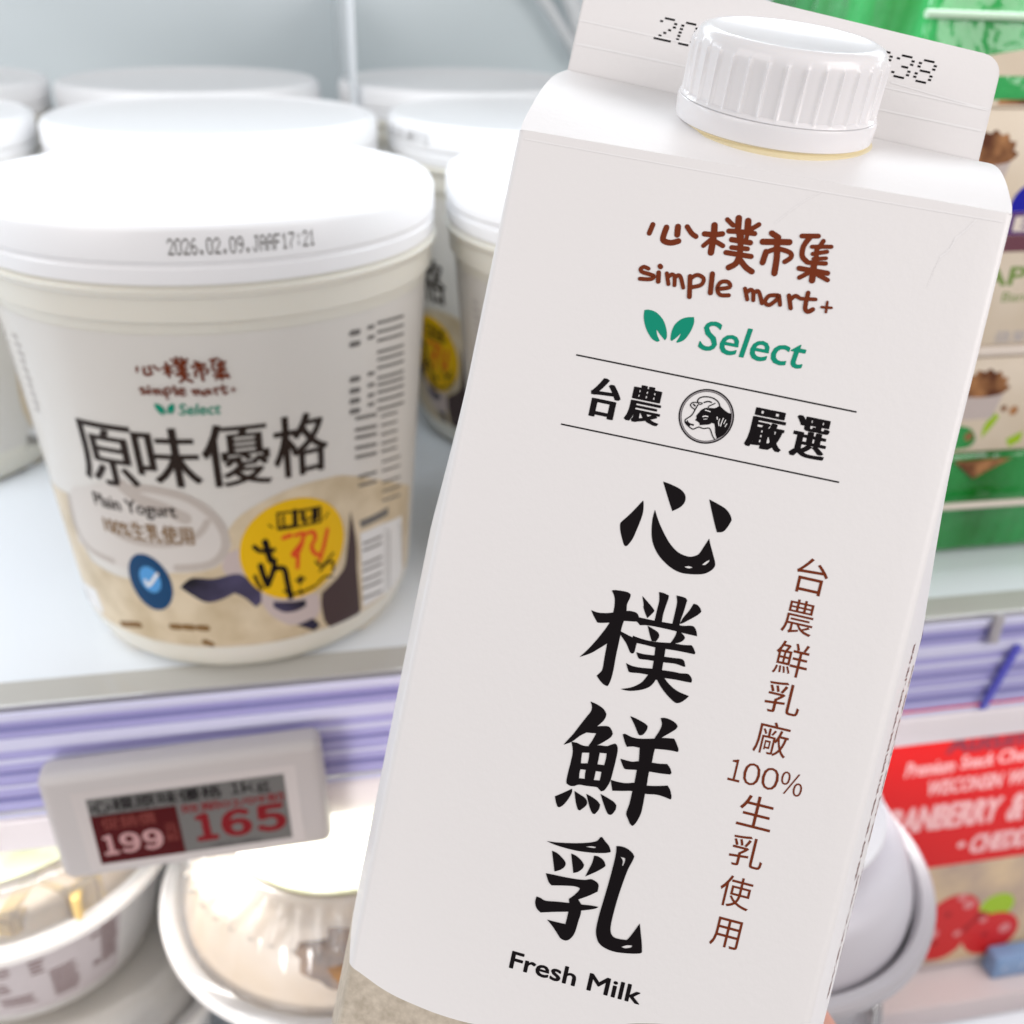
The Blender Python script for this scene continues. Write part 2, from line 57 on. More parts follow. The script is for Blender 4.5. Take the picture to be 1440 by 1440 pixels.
PAIL={"kraft":[[[-71.71,54.18],[-53.46,56.56],[-55.55,44.74],[-50.05,34.32],[-34.37,33.29],[-16.56,39.09],[-3.69,43.04],[-1.85,50.26],[3.77,58.07],[15.77,63.69],[27.25,64.61],[38.08,61.87],[70.46,44.13],[73.8,-4.18],[53.89,-1.98],[17.3,6.68],[-11.52,5.61],[-43.39,0.33],[-74.86,-5.43],[-62.54,12.0],[-71.62,27.86]]],"bowl":[[[-50.92,57.51],[-42.04,62.79],[-25.88,67.66],[-8.59,64.59],[-1.98,57.43],[0.05,48.17],[-5.59,40.65],[-23.38,37.99],[-42.03,36.8],[-55.38,39.27]]],"bowlw":[[[3.68,47.28],[8.96,39.0],[13.41,27.67],[24.05,25.79],[24.53,19.43],[21.92,15.71],[15.36,16.41],[12.74,17.93],[8.64,22.11],[5.93,27.95],[3.01,30.21],[0.16,32.62],[-3.6,40.53],[-1.44,45.36]]],"egg":[[[-16.67,33.48],[-12.66,37.07],[-6.49,36.89],[-0.24,38.28],[2.66,36.95],[6.35,32.55],[6.49,27.05],[4.65,25.51],[1.88,29.32],[-0.99,31.46],[-5.42,29.15],[-9.73,28.41],[-13.63,30.89]],[[9.87,26.67],[15.47,25.28],[19.99,24.74],[19.87,22.37],[16.81,21.42],[13.02,21.92],[9.92,24.51]],[[16.49,16.09],[21.99,17.04],[24.31,13.45],[22.26,11.96]]],"trunk":[[[35.94,50.81],[38.1,39.87],[38.73,27.81],[40.88,4.77],[33.42,7.62],[26.84,12.46],[25.06,20.04],[25.25,25.36],[32.53,30.49],[34.48,36.22]]],"swirl":[[1.05,[[-26.28,65.79],[-18.9,66.33],[-9.63,63.89],[-3.0,56.8],[-1.49,48.32],[-6.2,42.15],[-16.33,40.37]]],[0.84,[[-36.97,52.45],[-33.96,49.14],[-25.87,47.72],[-14.91,48.85],[-8.38,52.43],[-5.52,56.43]]],[1.68,[[-27.89,66.42],[-23.68,62.99],[-16.95,60.54],[-11.52,57.6]]],[0.84,[[-52.67,55.67],[-53.78,45.46],[-49.63,39.59],[-38.45,38.47]]]],"stc":[17.64,43.52],"stR":[15.85,17.240000000000002],"stred":[[1.046,[[14.54,48.42],[16.47,48.8]]],[0.923,[[17.98,48.41],[20.24,48.51],[19.61,45.5],[16.82,42.43],[17.98,41.56],[19.83,45.44]]],[0.862,[[18.33,41.08],[17.92,37.12]]],[0.923,[[21.25,48.2],[23.27,48.11],[23.83,45.69],[22.57,43.15],[23.78,40.19],[25.83,40.25],[27.78,47.48]]],[0.8,[[25.83,40.25],[25.04,37.53]]]],"stblk":[[1.354,[[9.27,48.21],[9.83,44.2],[10.33,41.37]]],[1.046,[[6.24,46.93],[7.76,45.22],[11.39,44.96]]],[1.231,[[7.34,40.27],[7.91,36.45],[8.74,32.9]]],[1.169,[[11.32,41.33],[10.86,38.11],[8.83,32.9]]],[1.231,[[11.31,38.3],[13.92,37.78],[14.59,32.73],[15.25,27.0]]],[0.738,[[5.39,36.88],[6.04,34.16],[7.08,32.09]]],[0.492,[[13.34,56.99],[25.7,55.84]]],[0.492,[[13.26,51.56],[25.68,50.89]]],[0.492,[[13.34,56.99],[13.26,51.56]]],[0.492,[[25.7,55.84],[25.68,50.89]]],[1.046,[[18.19,56.58],[18.09,51.83]]],[0.492,[[14.86,55.8],[14.77,52.13]]],[0.615,[[14.02,51.94],[17.02,51.86]]],[0.677,[[20.01,56.26],[21.02,51.58]]],[0.492,[[21.2,55.05],[19.86,53.31],[22.67,53.06]]],[0.862,[[23.75,55.73],[23.64,51.52]]],[0.492,[[24.69,55.46],[24.65,52.27]]],[0.738,[[17.47,32.72],[19.61,32.65]]],[0.738,[[18.65,33.52],[18.38,31.31]]],[0.492,[[23.68,37.6],[25.66,35.42],[29.49,38.57]]],[0.554,[[24.91,33.79],[26.71,35.44],[29.23,35.65],[29.35,32.16]]],[0.492,[[24.03,29.51],[26.21,31.05],[29.12,30.32]]],[0.554,[[13.46,29.95],[15.91,28.17],[19.21,28.17],[23.32,28.98]]],[0.492,[[18.25,29.05],[18.82,27.34]]],[0.308,[[10.64,53.68],[11.71,52.61]]],[0.308,[[26.88,51.56],[28.28,53.25]]]],"bdg":[[-26.12,33.93],[7.104999999999999,10.05]],"bdi":[[-25.87,35.01],[3.4700000000000006,4.675000000000001]],"chk":[[1.059,[[-27.53,34.28],[-26.8,32.65],[-23.07,37.43]]]],"name":[["原",[-39.82,-21.81,85.2,65.86]],["味",[-21.81,-4.86,85.57,67.5]],["優",[-4.23,12.88,86.35,67.3]],["格",[13.55,28.91,86.56,67.7]]],"logo":[-16.6,4.4,105.58,99.29],"simple":[-17.07,5.15,98.51,94.28],"sel":[-13.89,1.96,92.84,89.37],"plain":[-39.36,-13.4,62.05,56.23],"pct":[-38.05,-9.83,54.94,48.54],"bot":[[1.251,[[-42.52,13.73],[-38.79,14.89]]],[1.251,[[-37.61,15.28],[-34.33,16.13]]],[1.251,[[-21.98,18.36],[-19.49,18.55]]],[1.251,[[-17.6,18.72],[-15.25,18.74]]],[1.251,[[-13.19,18.8],[-10.93,18.68]]],[0.866,[[-41.16,9.12],[-43.22,4.74]]],[0.866,[[-30.37,10.19],[-28.91,9.39]]],[1.155,[[-12.22,13.44],[-10.29,12.55]]]],"bar":[[[-71.39,18.48],[-53.53,22.25],[-52.28,14.71],[-75.88,-10.91],[-57.53,6.92],[-64.82,12.01]]],"bars":[[0.577,[[-71.53,16.64],[-57.72,9.8]]],[0.289,[[-71.66,15.88],[-57.85,8.89]]],[0.577,[[-71.79,15.12],[-57.92,8.0]]],[0.241,[[-71.98,14.33],[-58.05,7.08]]],[0.433,[[-72.11,13.57],[-58.11,6.19]]],[0.577,[[-72.24,12.8],[-75.2,-5.08]]],[0.337,[[-64.02,16.71],[-75.35,-5.88]]]],"fine":[[1.61,[[36.67,106.36],[38.81,106.19]]],[1.61,[[36.66,103.1],[38.81,102.93]]],[1.61,[[36.63,92.77],[38.85,92.53]]],[1.61,[[36.6,89.36],[38.87,89.09]]],[1.61,[[36.6,86.24],[38.88,85.96]]],[1.61,[[36.58,83.1],[38.87,82.8]]],[1.073,[[42.39,106.48],[44.07,106.34]]],[1.073,[[42.44,103.51],[44.13,103.37]]],[1.073,[[42.62,92.68],[44.37,92.48]]],[1.073,[[42.7,89.2],[44.46,88.98]]],[1.073,[[42.72,86.05],[44.53,85.8]]],[1.073,[[42.78,83.2],[44.58,82.94]]],[0.805,[[45.82,106.84],[57.46,105.53]]],[0.805,[[45.87,104.19],[57.71,102.73]]],[0.805,[[45.96,101.63],[57.91,100.06]]],[0.805,[[46.05,98.24],[58.22,96.49]]],[0.805,[[46.13,95.9],[58.46,94.03]]],[0.805,[[46.19,93.4],[58.69,91.4]]],[0.805,[[46.27,90.33],[58.98,88.16]]],[0.805,[[46.34,88.21],[59.16,85.93]]],[0.805,[[46.42,85.86],[59.39,83.45]]],[0.805,[[46.47,83.21],[59.66,80.63]]],[0.805,[[46.57,80.44],[59.93,77.71]]],[1.006,[[38.17,80.46],[45.62,79.2]]],[1.006,[[38.17,76.88],[45.73,75.51]]],[1.006,[[38.18,74.34],[45.8,72.91]]],[1.006,[[38.17,71.05],[45.9,69.52]]],[1.006,[[38.18,68.08],[45.99,66.48]]],[0.671,[[48.16,77.68],[56.06,76.12]]],[0.671,[[48.29,74.7],[56.25,73.06]]],[0.671,[[48.36,71.71],[56.48,69.95]]],[0.671,[[48.51,68.65],[56.74,66.79]]],[0.671,[[48.61,65.96],[56.95,64.0]]],[0.872,[[39.33,61.24],[46.14,60.08]]],[0.872,[[39.32,58.19],[46.23,56.93]]],[0.604,[[49.28,62.25],[59.21,59.97]]],[0.604,[[49.4,59.1],[59.54,56.66]]],[0.604,[[49.57,55.11],[59.93,52.48]]],[0.604,[[49.71,51.88],[60.24,49.1]]],[0.604,[[49.83,48.62],[60.57,45.66]]]],"nbar":[[[39.58,45.87],[53.13,44.81],[53.33,41.92],[40.04,43.09]]],"nbox":[[[39.77,41.33],[49.02,40.42],[63.44,36.62],[69.21,7.24],[52.19,12.45],[41.35,12.77]]],"nlines":[[0.872,[[41.08,37.04],[49.77,35.82]]],[0.872,[[41.12,34.53],[49.92,33.22]]],[0.872,[[41.16,29.45],[50.1,28.01]]],[0.872,[[41.18,26.89],[50.23,25.36]]],[0.872,[[41.21,23.43],[50.39,21.79]]],[0.872,[[41.26,20.35],[50.51,18.64]]],[0.872,[[41.31,16.35],[50.71,14.53]]],[0.403,[[54.36,35.74],[55.87,13.13]]],[0.403,[[61.71,34.54],[69.47,7.87]]],[0.268,[[52.21,37.65],[53.62,12.57]]]],"left":[[0.481,[[-65.84,100.79],[-67.3,85.62]]],[0.577,[[-50.23,105.24],[-51.28,93.76]]],[0.385,[[-51.7,94.59],[-48.48,72.79]]],[0.481,[[-65.43,98.05],[-65.46,90.26]]]]}

# ------------------------------------------------------------------ materials
def mat(name, col, rough=0.5, spec=0.5, **kw):
    m = bpy.data.materials.new(name); m.use_nodes = True
    b = m.node_tree.nodes['Principled BSDF']
    b.inputs['Base Color'].default_value = (*col, 1)
    b.inputs['Roughness'].default_value = rough
    b.inputs['Specular IOR Level'].default_value = spec
    for k, v in kw.items():
        b.inputs[k.replace('_', ' ')].default_value = v
    return m
def nodes(m):
    return m.node_tree.nodes, m.node_tree.links, m.node_tree.nodes['Principled BSDF']
def add_bump(m, scale, dist, strength=0.5, detail=4):
    n, l, b = nodes(m)
    tc = n.new('ShaderNodeTexCoord'); t = n.new('ShaderNodeTexNoise'); bp = n.new('ShaderNodeBump')
    t.inputs['Scale'].default_value = scale; t.inputs['Detail'].default_value = detail
    bp.inputs['Strength'].default_value = strength; bp.inputs['Distance'].default_value = dist
    l.new(tc.outputs['Object'], t.inputs['Vector']); l.new(t.outputs['Fac'], bp.inputs['Height'])
    l.new(bp.outputs['Normal'], b.inputs['Normal'])
def add_mottle(m, c1, c2, scale, detail=5, lo=0.35, hi=0.65, coord='Object', stretch=None):
    n, l, b = nodes(m)
    tc = n.new('ShaderNodeTexCoord'); t = n.new('ShaderNodeTexNoise'); r = n.new('ShaderNodeValToRGB')
    t.inputs['Scale'].default_value = scale; t.inputs['Detail'].default_value = detail
    r.color_ramp.elements[0].position = lo; r.color_ramp.elements[0].color = (*c1, 1)
    r.color_ramp.elements[1].position = hi; r.color_ramp.elements[1].color = (*c2, 1)
    if stretch:
        mp = n.new('ShaderNodeMapping'); mp.inputs['Scale'].default_value = stretch; mp.inputs['Rotation'].default_value = (0.3, 0.6, 0.2)
        l.new(tc.outputs[coord], mp.inputs[0]); l.new(mp.outputs[0], t.inputs['Vector'])
    else: l.new(tc.outputs[coord], t.inputs['Vector'])
    l.new(t.outputs['Fac'], r.inputs['Fac'])
    l.new(r.outputs['Color'], b.inputs['Base Color'])
def clear_mat(name, tint, gloss=0.02, milk=0.20, rough=0.12):
    m = bpy.data.materials.new(name); m.use_nodes = True
    n, l = m.node_tree.nodes, m.node_tree.links
    n.remove(n['Principled BSDF']); out = n['Material Output']
    tr = n.new('ShaderNodeBsdfTransparent'); tr.inputs[0].default_value = (*tint, 1)
    gl = n.new('ShaderNodeBsdfGlossy'); gl.inputs['Roughness'].default_value = rough
    df = n.new('ShaderNodeBsdfDiffuse'); df.inputs[0].default_value = (0.85, 0.85, 0.85, 1)
    fr = n.new('ShaderNodeFresnel'); fr.inputs[0].default_value = 1.5
    ad = n.new('ShaderNodeMath'); ad.operation = 'ADD'; ad.inputs[1].default_value = gloss; ad.use_clamp = True
    m1 = n.new('ShaderNodeMixShader'); m2 = n.new('ShaderNodeMixShader'); m1.inputs[0].default_value = milk
    l.new(fr.outputs[0], ad.inputs[0]); l.new(tr.outputs[0], m1.inputs[1]); l.new(df.outputs[0], m1.inputs[2])
    l.new(ad.outputs[0], m2.inputs[0]); l.new(m1.outputs[0], m2.inputs[1]); l.new(gl.outputs[0], m2.inputs[2])
    l.new(m2.outputs[0], out.inputs[0])
    return m

M = {}
M['ink'] = mat('black_ink', (0.005, 0.003, 0.004), 0.5, 0.12)
M['brown'] = mat('brown_ink', (0.165, 0.031, 0.009), 0.5, 0.12)
M['green_ink'] = mat('green_ink', (0.005, 0.27, 0.17), 0.5, 0.12)
M['ring_grey'] = mat('grey_ink', (0.30, 0.28, 0.29), 0.5, 0.3)
M['paper_plain'] = mat('white_carton_board', (0.80, 0.785, 0.78), 0.42, 0.45)
add_bump(M['paper_plain'], 900, 0.00012, 0.35)
M['crease'] = mat('crease_highlight', (0.86, 0.85, 0.85), 0.4, 0.5)  # lighter board colour paints the highlight on creases and score lines
M['cap'] = mat('glossy_white_cap', (0.80, 0.79, 0.80), 0.22, 0.5, Subsurface_Weight=0.15, Subsurface_Radius=(0.004, 0.0035, 0.003), Subsurface_Scale=0.3)
M['neck'] = mat('ivory_neck', (0.80, 0.70, 0.45), 0.35)
# printed carton board: white above a wavy line, kraft with flecks below it
m = M['board'] = mat('printed_carton_board', (0.8, 0.785, 0.78), 0.42, 0.45)
n, l, b = nodes(m)
tc = n.new('ShaderNodeTexCoord'); sp = n.new('ShaderNodeSeparateXYZ'); l.new(tc.outputs['Object'], sp.inputs[0])
mx = n.new('ShaderNodeMapRange'); mx.inputs[1].default_value = -0.035; mx.inputs[2].default_value = 0.035
l.new(sp.outputs['X'], mx.inputs[0])
fc = n.new('ShaderNodeFloatCurve'); cv = fc.mapping.curves[0]
kp = [(0.0, 131.4)] + [(u / 70, v) for u, v in KRAFT[1:]] + [(0.84, 128.0), (1.0, 132.0)]
while len(cv.points) < len(kp): cv.points.new(0.5, 0.5)
for p_, (u, v) in zip(cv.points, kp): p_.location = (u, (v - 110) / 40)
fc.mapping.update()
l.new(mx.outputs[0], fc.inputs['Value'])
zz = n.new('ShaderNodeMapRange'); zz.inputs[1].default_value = 0.195 - 0.110; zz.inputs[2].default_value = 0.195 - 0.150
zz.inputs[3].default_value = 0; zz.inputs[4].default_value = 1; zz.clamp = False
l.new(sp.outputs['Z'], zz.inputs[0])
gt = n.new('ShaderNodeMath'); gt.operation = 'GREATER_THAN'; l.new(zz.outputs[0], gt.inputs[0]); l.new(fc.outputs[0], gt.inputs[1])
t1 = n.new('ShaderNodeTexNoise'); t1.inputs['Scale'].default_value = 700; t1.inputs['Detail'].default_value = 6
l.new(tc.outputs['Object'], t1.inputs['Vector'])
r1 = n.new('ShaderNodeValToRGB'); r1.color_ramp.elements[0].color = (0.42, 0.36, 0.28, 1); r1.color_ramp.elements[1].color = (0.60, 0.53, 0.43, 1)
r1.color_ramp.elements[0].position = 0.3; r1.color_ramp.elements[1].position = 0.7
l.new(t1.outputs['Fac'], r1.inputs['Fac'])
vo = n.new('ShaderNodeTexVoronoi'); vo.inputs['Scale'].default_value = 430
mp = n.new('ShaderNodeMapping'); mp.inputs['Rotation'].default_value = (0, 0.5, 0); mp.inputs['Scale'].default_value = (0.55, 1, 1.2)
l.new(tc.outputs['Object'], mp.inputs[0]); l.new(mp.outputs[0], vo.inputs['Vector'])
lt = n.new('ShaderNodeMath'); lt.operation = 'LESS_THAN'; lt.inputs[1].default_value = 0.15; l.new(vo.outputs['Distance'], lt.inputs[0])
sc_ = n.new('ShaderNodeSeparateColor'); l.new(vo.outputs['Color'], sc_.inputs[0])
g2 = n.new('ShaderNodeMath'); g2.operation = 'GREATER_THAN'; g2.inputs[1].default_value = 0.6; l.new(sc_.outputs[0], g2.inputs[0])
mu = n.new('ShaderNodeMath'); mu.operation = 'MULTIPLY'; l.new(lt.outputs[0], mu.inputs[0]); l.new(g2.outputs[0], mu.inputs[1])
k1 = n.new('ShaderNodeMix'); k1.data_type = 'RGBA'; k1.inputs['B'].default_value = (0.07, 0.045, 0.03, 1)
l.new(mu.outputs[0], k1.inputs['Factor']); l.new(r1.outputs['Color'], k1.inputs['A'])
k2 = n.new('ShaderNodeMix'); k2.data_type = 'RGBA'; k2.inputs['A'].default_value = (0.80, 0.785, 0.78, 1)
l.new(gt.outputs[0], k2.inputs['Factor']); l.new(k1.outputs['Result'], k2.inputs['B'])
l.new(k2.outputs['Result'], b.inputs['Base Color'])
nb = n.new('ShaderNodeTexNoise'); nb.inputs['Scale'].default_value = 900; nb.inputs['Detail'].default_value = 5; l.new(tc.outputs['Object'], nb.inputs['Vector'])
nb2 = n.new('ShaderNodeTexNoise'); nb2.inputs['Scale'].default_value = 45; nb2.inputs['Detail'].default_value = 2; l.new(tc.outputs['Object'], nb2.inputs['Vector'])
ma = n.new('ShaderNodeMath'); ma.operation = 'MULTIPLY_ADD'; ma.inputs[1].default_value = 2.5; l.new(nb2.outputs['Fac'], ma.inputs[0]); l.new(nb.outputs['Fac'], ma.inputs[2])
bp = n.new('ShaderNodeBump'); bp.inputs['Strength'].default_value = 0.35; bp.inputs['Distance'].default_value = 0.00012
l.new(ma.outputs[0], bp.inputs['Height']); l.new(bp.outputs['Normal'], b.inputs['Normal'])

M['pail'] = mat('ivory_pail_plastic', (0.76, 0.735, 0.65), 0.30, 0.5, Subsurface_Weight=0.25, Subsurface_Radius=(0.006, 0.005, 0.004), Subsurface_Scale=0.5)
M['lid'] = mat('white_lid_plastic', (0.87, 0.87, 0.88), 0.32, 0.5, Subsurface_Weight=0.1, Subsurface_Radius=(0.004, 0.004, 0.004), Subsurface_Scale=0.4)
M['label'] = mat('white_pail_label', (0.69, 0.665, 0.62), 0.28, 0.5)
M['tan'] = mat('kraft_print', (0.5, 0.38, 0.23), 0.35)
add_mottle(M['tan'], (0.54, 0.43, 0.27), (0.70, 0.59, 0.42), 90, 6)
M['bowl'] = mat('yogurt_print', (0.66, 0.62, 0.58), 0.35, 0.2)
M['bowl2'] = mat('pale_dish_print', (0.55, 0.46, 0.44), 0.35, 0.2)
M['egg'] = mat('purple_black_print', (0.028, 0.022, 0.04), 0.35, 0.2)
add_mottle(M['egg'], (0.01, 0.008, 0.014), (0.075, 0.065, 0.13), 60, 3)
M['trunk'] = mat('dark_wood_print', (0.07, 0.045, 0.045), 0.35, 0.2)
M['swirl'] = mat('yogurt_shade_print', (0.51, 0.455, 0.41), 0.35, 0.2)
M['dkbrown'] = mat('dark_brown_ink', (0.022, 0.012, 0.008), 0.4, 0.2)
M['gold'] = mat('gold_brown_ink', (0.22, 0.12, 0.04), 0.4, 0.2)
M['grey_print'] = mat('small_grey_print', (0.17, 0.16, 0.15), 0.4, 0.2)
M['pale_print'] = mat('pale_grey_print', (0.42, 0.40, 0.42), 0.4, 0.2)
M['side_ink'] = mat('faint_side_ink', (0.50, 0.47, 0.45), 0.4)
M['yellow'] = mat('yellow_sticker_paper', (0.80, 0.48, 0.004), 0.4, 0.2)
M['red_ink'] = mat('orange_red_ink', (0.72, 0.06, 0.015), 0.4, 0.2)
M['blue'] = mat('dark_blue_print', (0.006, 0.055, 0.15), 0.4, 0.2)
M['ltblue'] = mat('light_blue_print', (0.09, 0.33, 0.68), 0.4, 0.2)
M['white_print'] = mat('white_print', (0.78, 0.78, 0.78), 0.4)
M['shelf'] = mat('white_enamel_shelf', (0.84, 0.885, 0.94), 0.22, 0.5)
M['strip'] = mat('polished_shelf_edge', (0.50, 0.49, 0.46), 0.09, 0.9)
M['wall'] = mat('grey_cabinet_liner', (0.40, 0.44, 0.44), 0.35, 0.5)
add_mottle(M['wall'], (0.70, 0.77, 0.79), (0.79, 0.86, 0.88), 6, 2)
M['rail'] = mat('violet_clear_rail', (0.44, 0.42, 0.74), 0.12, 0.8)
M['rail_dark'] = mat('violet_rail_shade', (0.24, 0.23, 0.50), 0.2, 0.5)  # darker violet paints shade into strips of the same plastic
M['rail_light'] = mat('pale_rail_reflection', (0.66, 0.66, 0.86), 0.15, 0.6)  # paler violet paints bright reflections into the rail ridges
M['rail_lip'] = mat('pale_rail_lip', (0.86, 0.80, 0.82), 0.2, 0.6)
M['rail_blue'] = mat('blue_rail_clip', (0.10, 0.10, 0.55), 0.2)
M['tag'] = mat('grey_white_tag_plastic', (0.44, 0.41, 0.405), 0.45, 0.4)
M['bezel'] = mat('tag_bezel_plastic', (0.49, 0.45, 0.44), 0.4, 0.4)
M['screen'] = mat('grey_display', (0.13, 0.126, 0.122), 0.45, 0.12)
M['dkred'] = mat('display_dark_red', (0.06, 0.003, 0.004), 0.5, 0.1)
M['dispred'] = mat('display_red', (0.17, 0.008, 0.012), 0.5, 0.1)
M['disppink'] = mat('display_pale_pink', (0.42, 0.24, 0.24), 0.5, 0.1)
M['disptan'] = mat('display_dull_red', (0.21, 0.05, 0.04), 0.5, 0.1)
M['tub'] = mat('white_tub_plastic', (0.80, 0.77, 0.74), 0.3, 0.5, Subsurface_Weight=0.1, Subsurface_Radius=(0.005, 0.004, 0.004), Subsurface_Scale=0.4)
M['clear'] = clear_mat('clear_lid_plastic', (0.97, 0.97, 0.98))
M['pudding'] = mat('beige_cream_filling', (0.7, 0.55, 0.36), 0.35, 0.5)
add_mottle(M['pudding'], (0.78, 0.60, 0.38), (0.90, 0.80, 0.68), 28, 3)
M['cake'] = mat('brown_cake', (0.19, 0.09, 0.03), 0.6)
add_mottle(M['cake'], (0.10, 0.045, 0.02), (0.33, 0.17, 0.06), 120, 5)
M['toplabel'] = mat('cream_top_label', (0.72, 0.70, 0.56), 0.4)
add_mottle(M['toplabel'], (0.60, 0.62, 0.42), (0.84, 0.82, 0.74), 45, 3, 0.42, 0.6)
M['tublabel'] = mat('mauve_white_tub_label', (0.52, 0.46, 0.46), 0.4)
M['maroon'] = mat('maroon_print', (0.12, 0.035, 0.03), 0.4, 0.2)
M['greytub'] = mat('grey_bowl_plastic', (0.42, 0.40, 0.42), 0.35)
M['creamfill'] = mat('cream_white_filling', (0.86, 0.80, 0.70), 0.35)
M['amber'] = mat('amber_fruit', (0.70, 0.50, 0.20), 0.6, 0.1)
M['greyfill'] = mat('grey_white_filling', (0.60, 0.58, 0.62), 0.4)
M['red'] = mat('red_box_board', (0.62, 0.010, 0.010), 0.45, 0.2)
M['redtext'] = mat('pink_white_print', (0.78, 0.42, 0.42), 0.4)
M['plum'] = mat('plum_print', (0.20, 0.03, 0.05), 0.4, 0.2)
M['cheese'] = mat('tan_cheese_print', (0.56, 0.42, 0.27), 0.4, 0.2)
add_mottle(M['cheese'], (0.40, 0.30, 0.24), (0.66, 0.50, 0.31), 38, 4)
M['berry'] = mat('cranberry_print', (0.60, 0.018, 0.018), 0.4, 0.2)
M['berry2'] = mat('dark_cranberry_print', (0.36, 0.008, 0.010), 0.4, 0.2)
M['berry_hi'] = mat('cranberry_highlight_print', (0.66, 0.22, 0.22), 0.3, 0.2)
M['lime'] = mat('lime_leaf_print', (0.32, 0.50, 0.02), 0.4, 0.2)
M['boxwhite'] = mat('mauve_white_board', (0.60, 0.53, 0.53), 0.5)
M['boxblue'] = mat('blue_label_print', (0.19, 0.31, 0.52), 0.4)
M['boxblue2'] = mat('pale_blue_print', (0.40, 0.52, 0.68), 0.4)
M['cream'] = mat('cream_sleeve_board', (0.66, 0.56, 0.43), 0.4)
add_mottle(M['cream'], (0.62, 0.52, 0.385), (0.70, 0.61, 0.49), 25, 3)
M['sleeve_edge'] = mat('pale_sleeve_edge', (0.72, 0.64, 0.56), 0.4)
M['green_tray'] = mat('bright_green_clear_plastic', (0.012, 0.34, 0.045), 0.12, 0.6)
add_mottle(M['green_tray'], (0.003, 0.15, 0.010), (0.05, 0.50, 0.14), 26, 5, 0.38, 0.68, 'Object', (1.0, 1.0, 0.16))  # stretched streaks put the plastic's shine and shade into its green
add_bump(M['green_tray'], 60, 0.004, 0.8, 3)
M['green_rim'] = mat('pale_green_rim', (0.45, 0.62, 0.45), 0.2)
M['granola'] = mat('granola_print', (0.20, 0.08, 0.03), 0.5, 0.2)
add_mottle(M['granola'], (0.10, 0.03, 0.012), (0.42, 0.20, 0.08), 160, 4)
M['cup_print'] = mat('grey_cup_print', (0.52, 0.45, 0.42), 0.4, 0.2)
M['navy'] = mat('royal_blue_print', (0.01, 0.012, 0.34), 0.4, 0.2)
M['violet'] = mat('violet_print', (0.10, 0.035, 0.17), 0.4, 0.2)
M['mauve'] = mat('plum_band_print', (0.15, 0.055, 0.075), 0.4, 0.2)
M['leaf_txt'] = mat('olive_green_ink', (0.18, 0.28, 0.07), 0.4, 0.2)
M['dark_metal'] = mat('dark_hook_metal', (0.05, 0.06, 0.055), 0.4)
M['white_rod'] = mat('white_coated_wire', (0.72, 0.74, 0.75), 0.3)
M['acrylic'] = mat('pale_acrylic_divider', (0.66, 0.70, 0.73), 0.15, 0.6)
M['skin'] = mat('skin', (0.62, 0.33, 0.25), 0.45, 0.4, Subsurface_Weight=0.3, Subsurface_Radius=(0.006, 0.003, 0.002), Subsurface_Scale=0.4)
M['nail'] = mat('fingernail', (0.70, 0.42, 0.36), 0.25, 0.5)

# ------------------------------------------------------------------ object helpers
def link(name, bm, material, parent=None, smooth=None, label=None):
    me = bpy.data.meshes.new(name)
    bm.normal_update(); bm.to_mesh(me); bm.free()
    me.materials.append(material)
    if smooth is not None:
        me.shade_smooth(); me.set_sharp_from_angle(angle=math.radians(smooth))
    o = bpy.data.objects.new(name, me); COL.objects.link(o)
    if parent is not None: o.parent = parent
    if label: o['label'] = label
    return o
def thing(name, label, cat, loc=(0, 0, 0), group=None):
    o = bpy.data.objects.new(name, None); o.empty_display_size = 0.02; COL.objects.link(o)
    o.location = loc; o['label'] = label; o['category'] = cat
    if group: o['group'] = group
    return o
def struct(o):
    o['kind'] = 'structure'; return o
def copy_tree(o, parent=None):
    c = o.copy(); COL.objects.link(c)
    if parent is not None: c.parent = parent
    for ch in list(o.children): copy_tree(ch, c)
    return c
def add_box(bm, x0, x1, y0, y1, z0, z1):
    v = [bm.verts.new((x, y, z)) for x in (x0, x1) for y in (y0, y1) for z in (z0, z1)]
    for f in ((0, 1, 3, 2), (4, 6, 7, 5), (0, 4, 5, 1), (2, 3, 7, 6), (0, 2, 6, 4), (1, 5, 7, 3)):
        bm.faces.new([v[i] for i in f])
    return v
def bevel(bm, w, seg=3):
    bmesh.ops.bevel(bm, geom=list(bm.edges), offset=w, segments=seg, profile=0.5, affect='EDGES', clamp_overlap=True)
def lathe(prof, n=96, cap_start=False, cap_end=False, rfun=None):
    bm = bmesh.new(); rings = []
    for (r, z) in prof:
        rings.append([bm.verts.new(((r if rfun is None else rfun(r, z, 2 * PI * k / n)) * math.cos(2 * PI * k / n),
                                    (r if rfun is None else rfun(r, z, 2 * PI * k / n)) * math.sin(2 * PI * k / n), z)) for k in range(n)])
    for a, b_ in zip(rings, rings[1:]):
        for k in range(n):
            bm.faces.new((a[k], a[(k + 1) % n], b_[(k + 1) % n], b_[k]))
    if cap_start: bm.faces.new(list(reversed(rings[0])))
    if cap_end: bm.faces.new(rings[-1])
    return bm
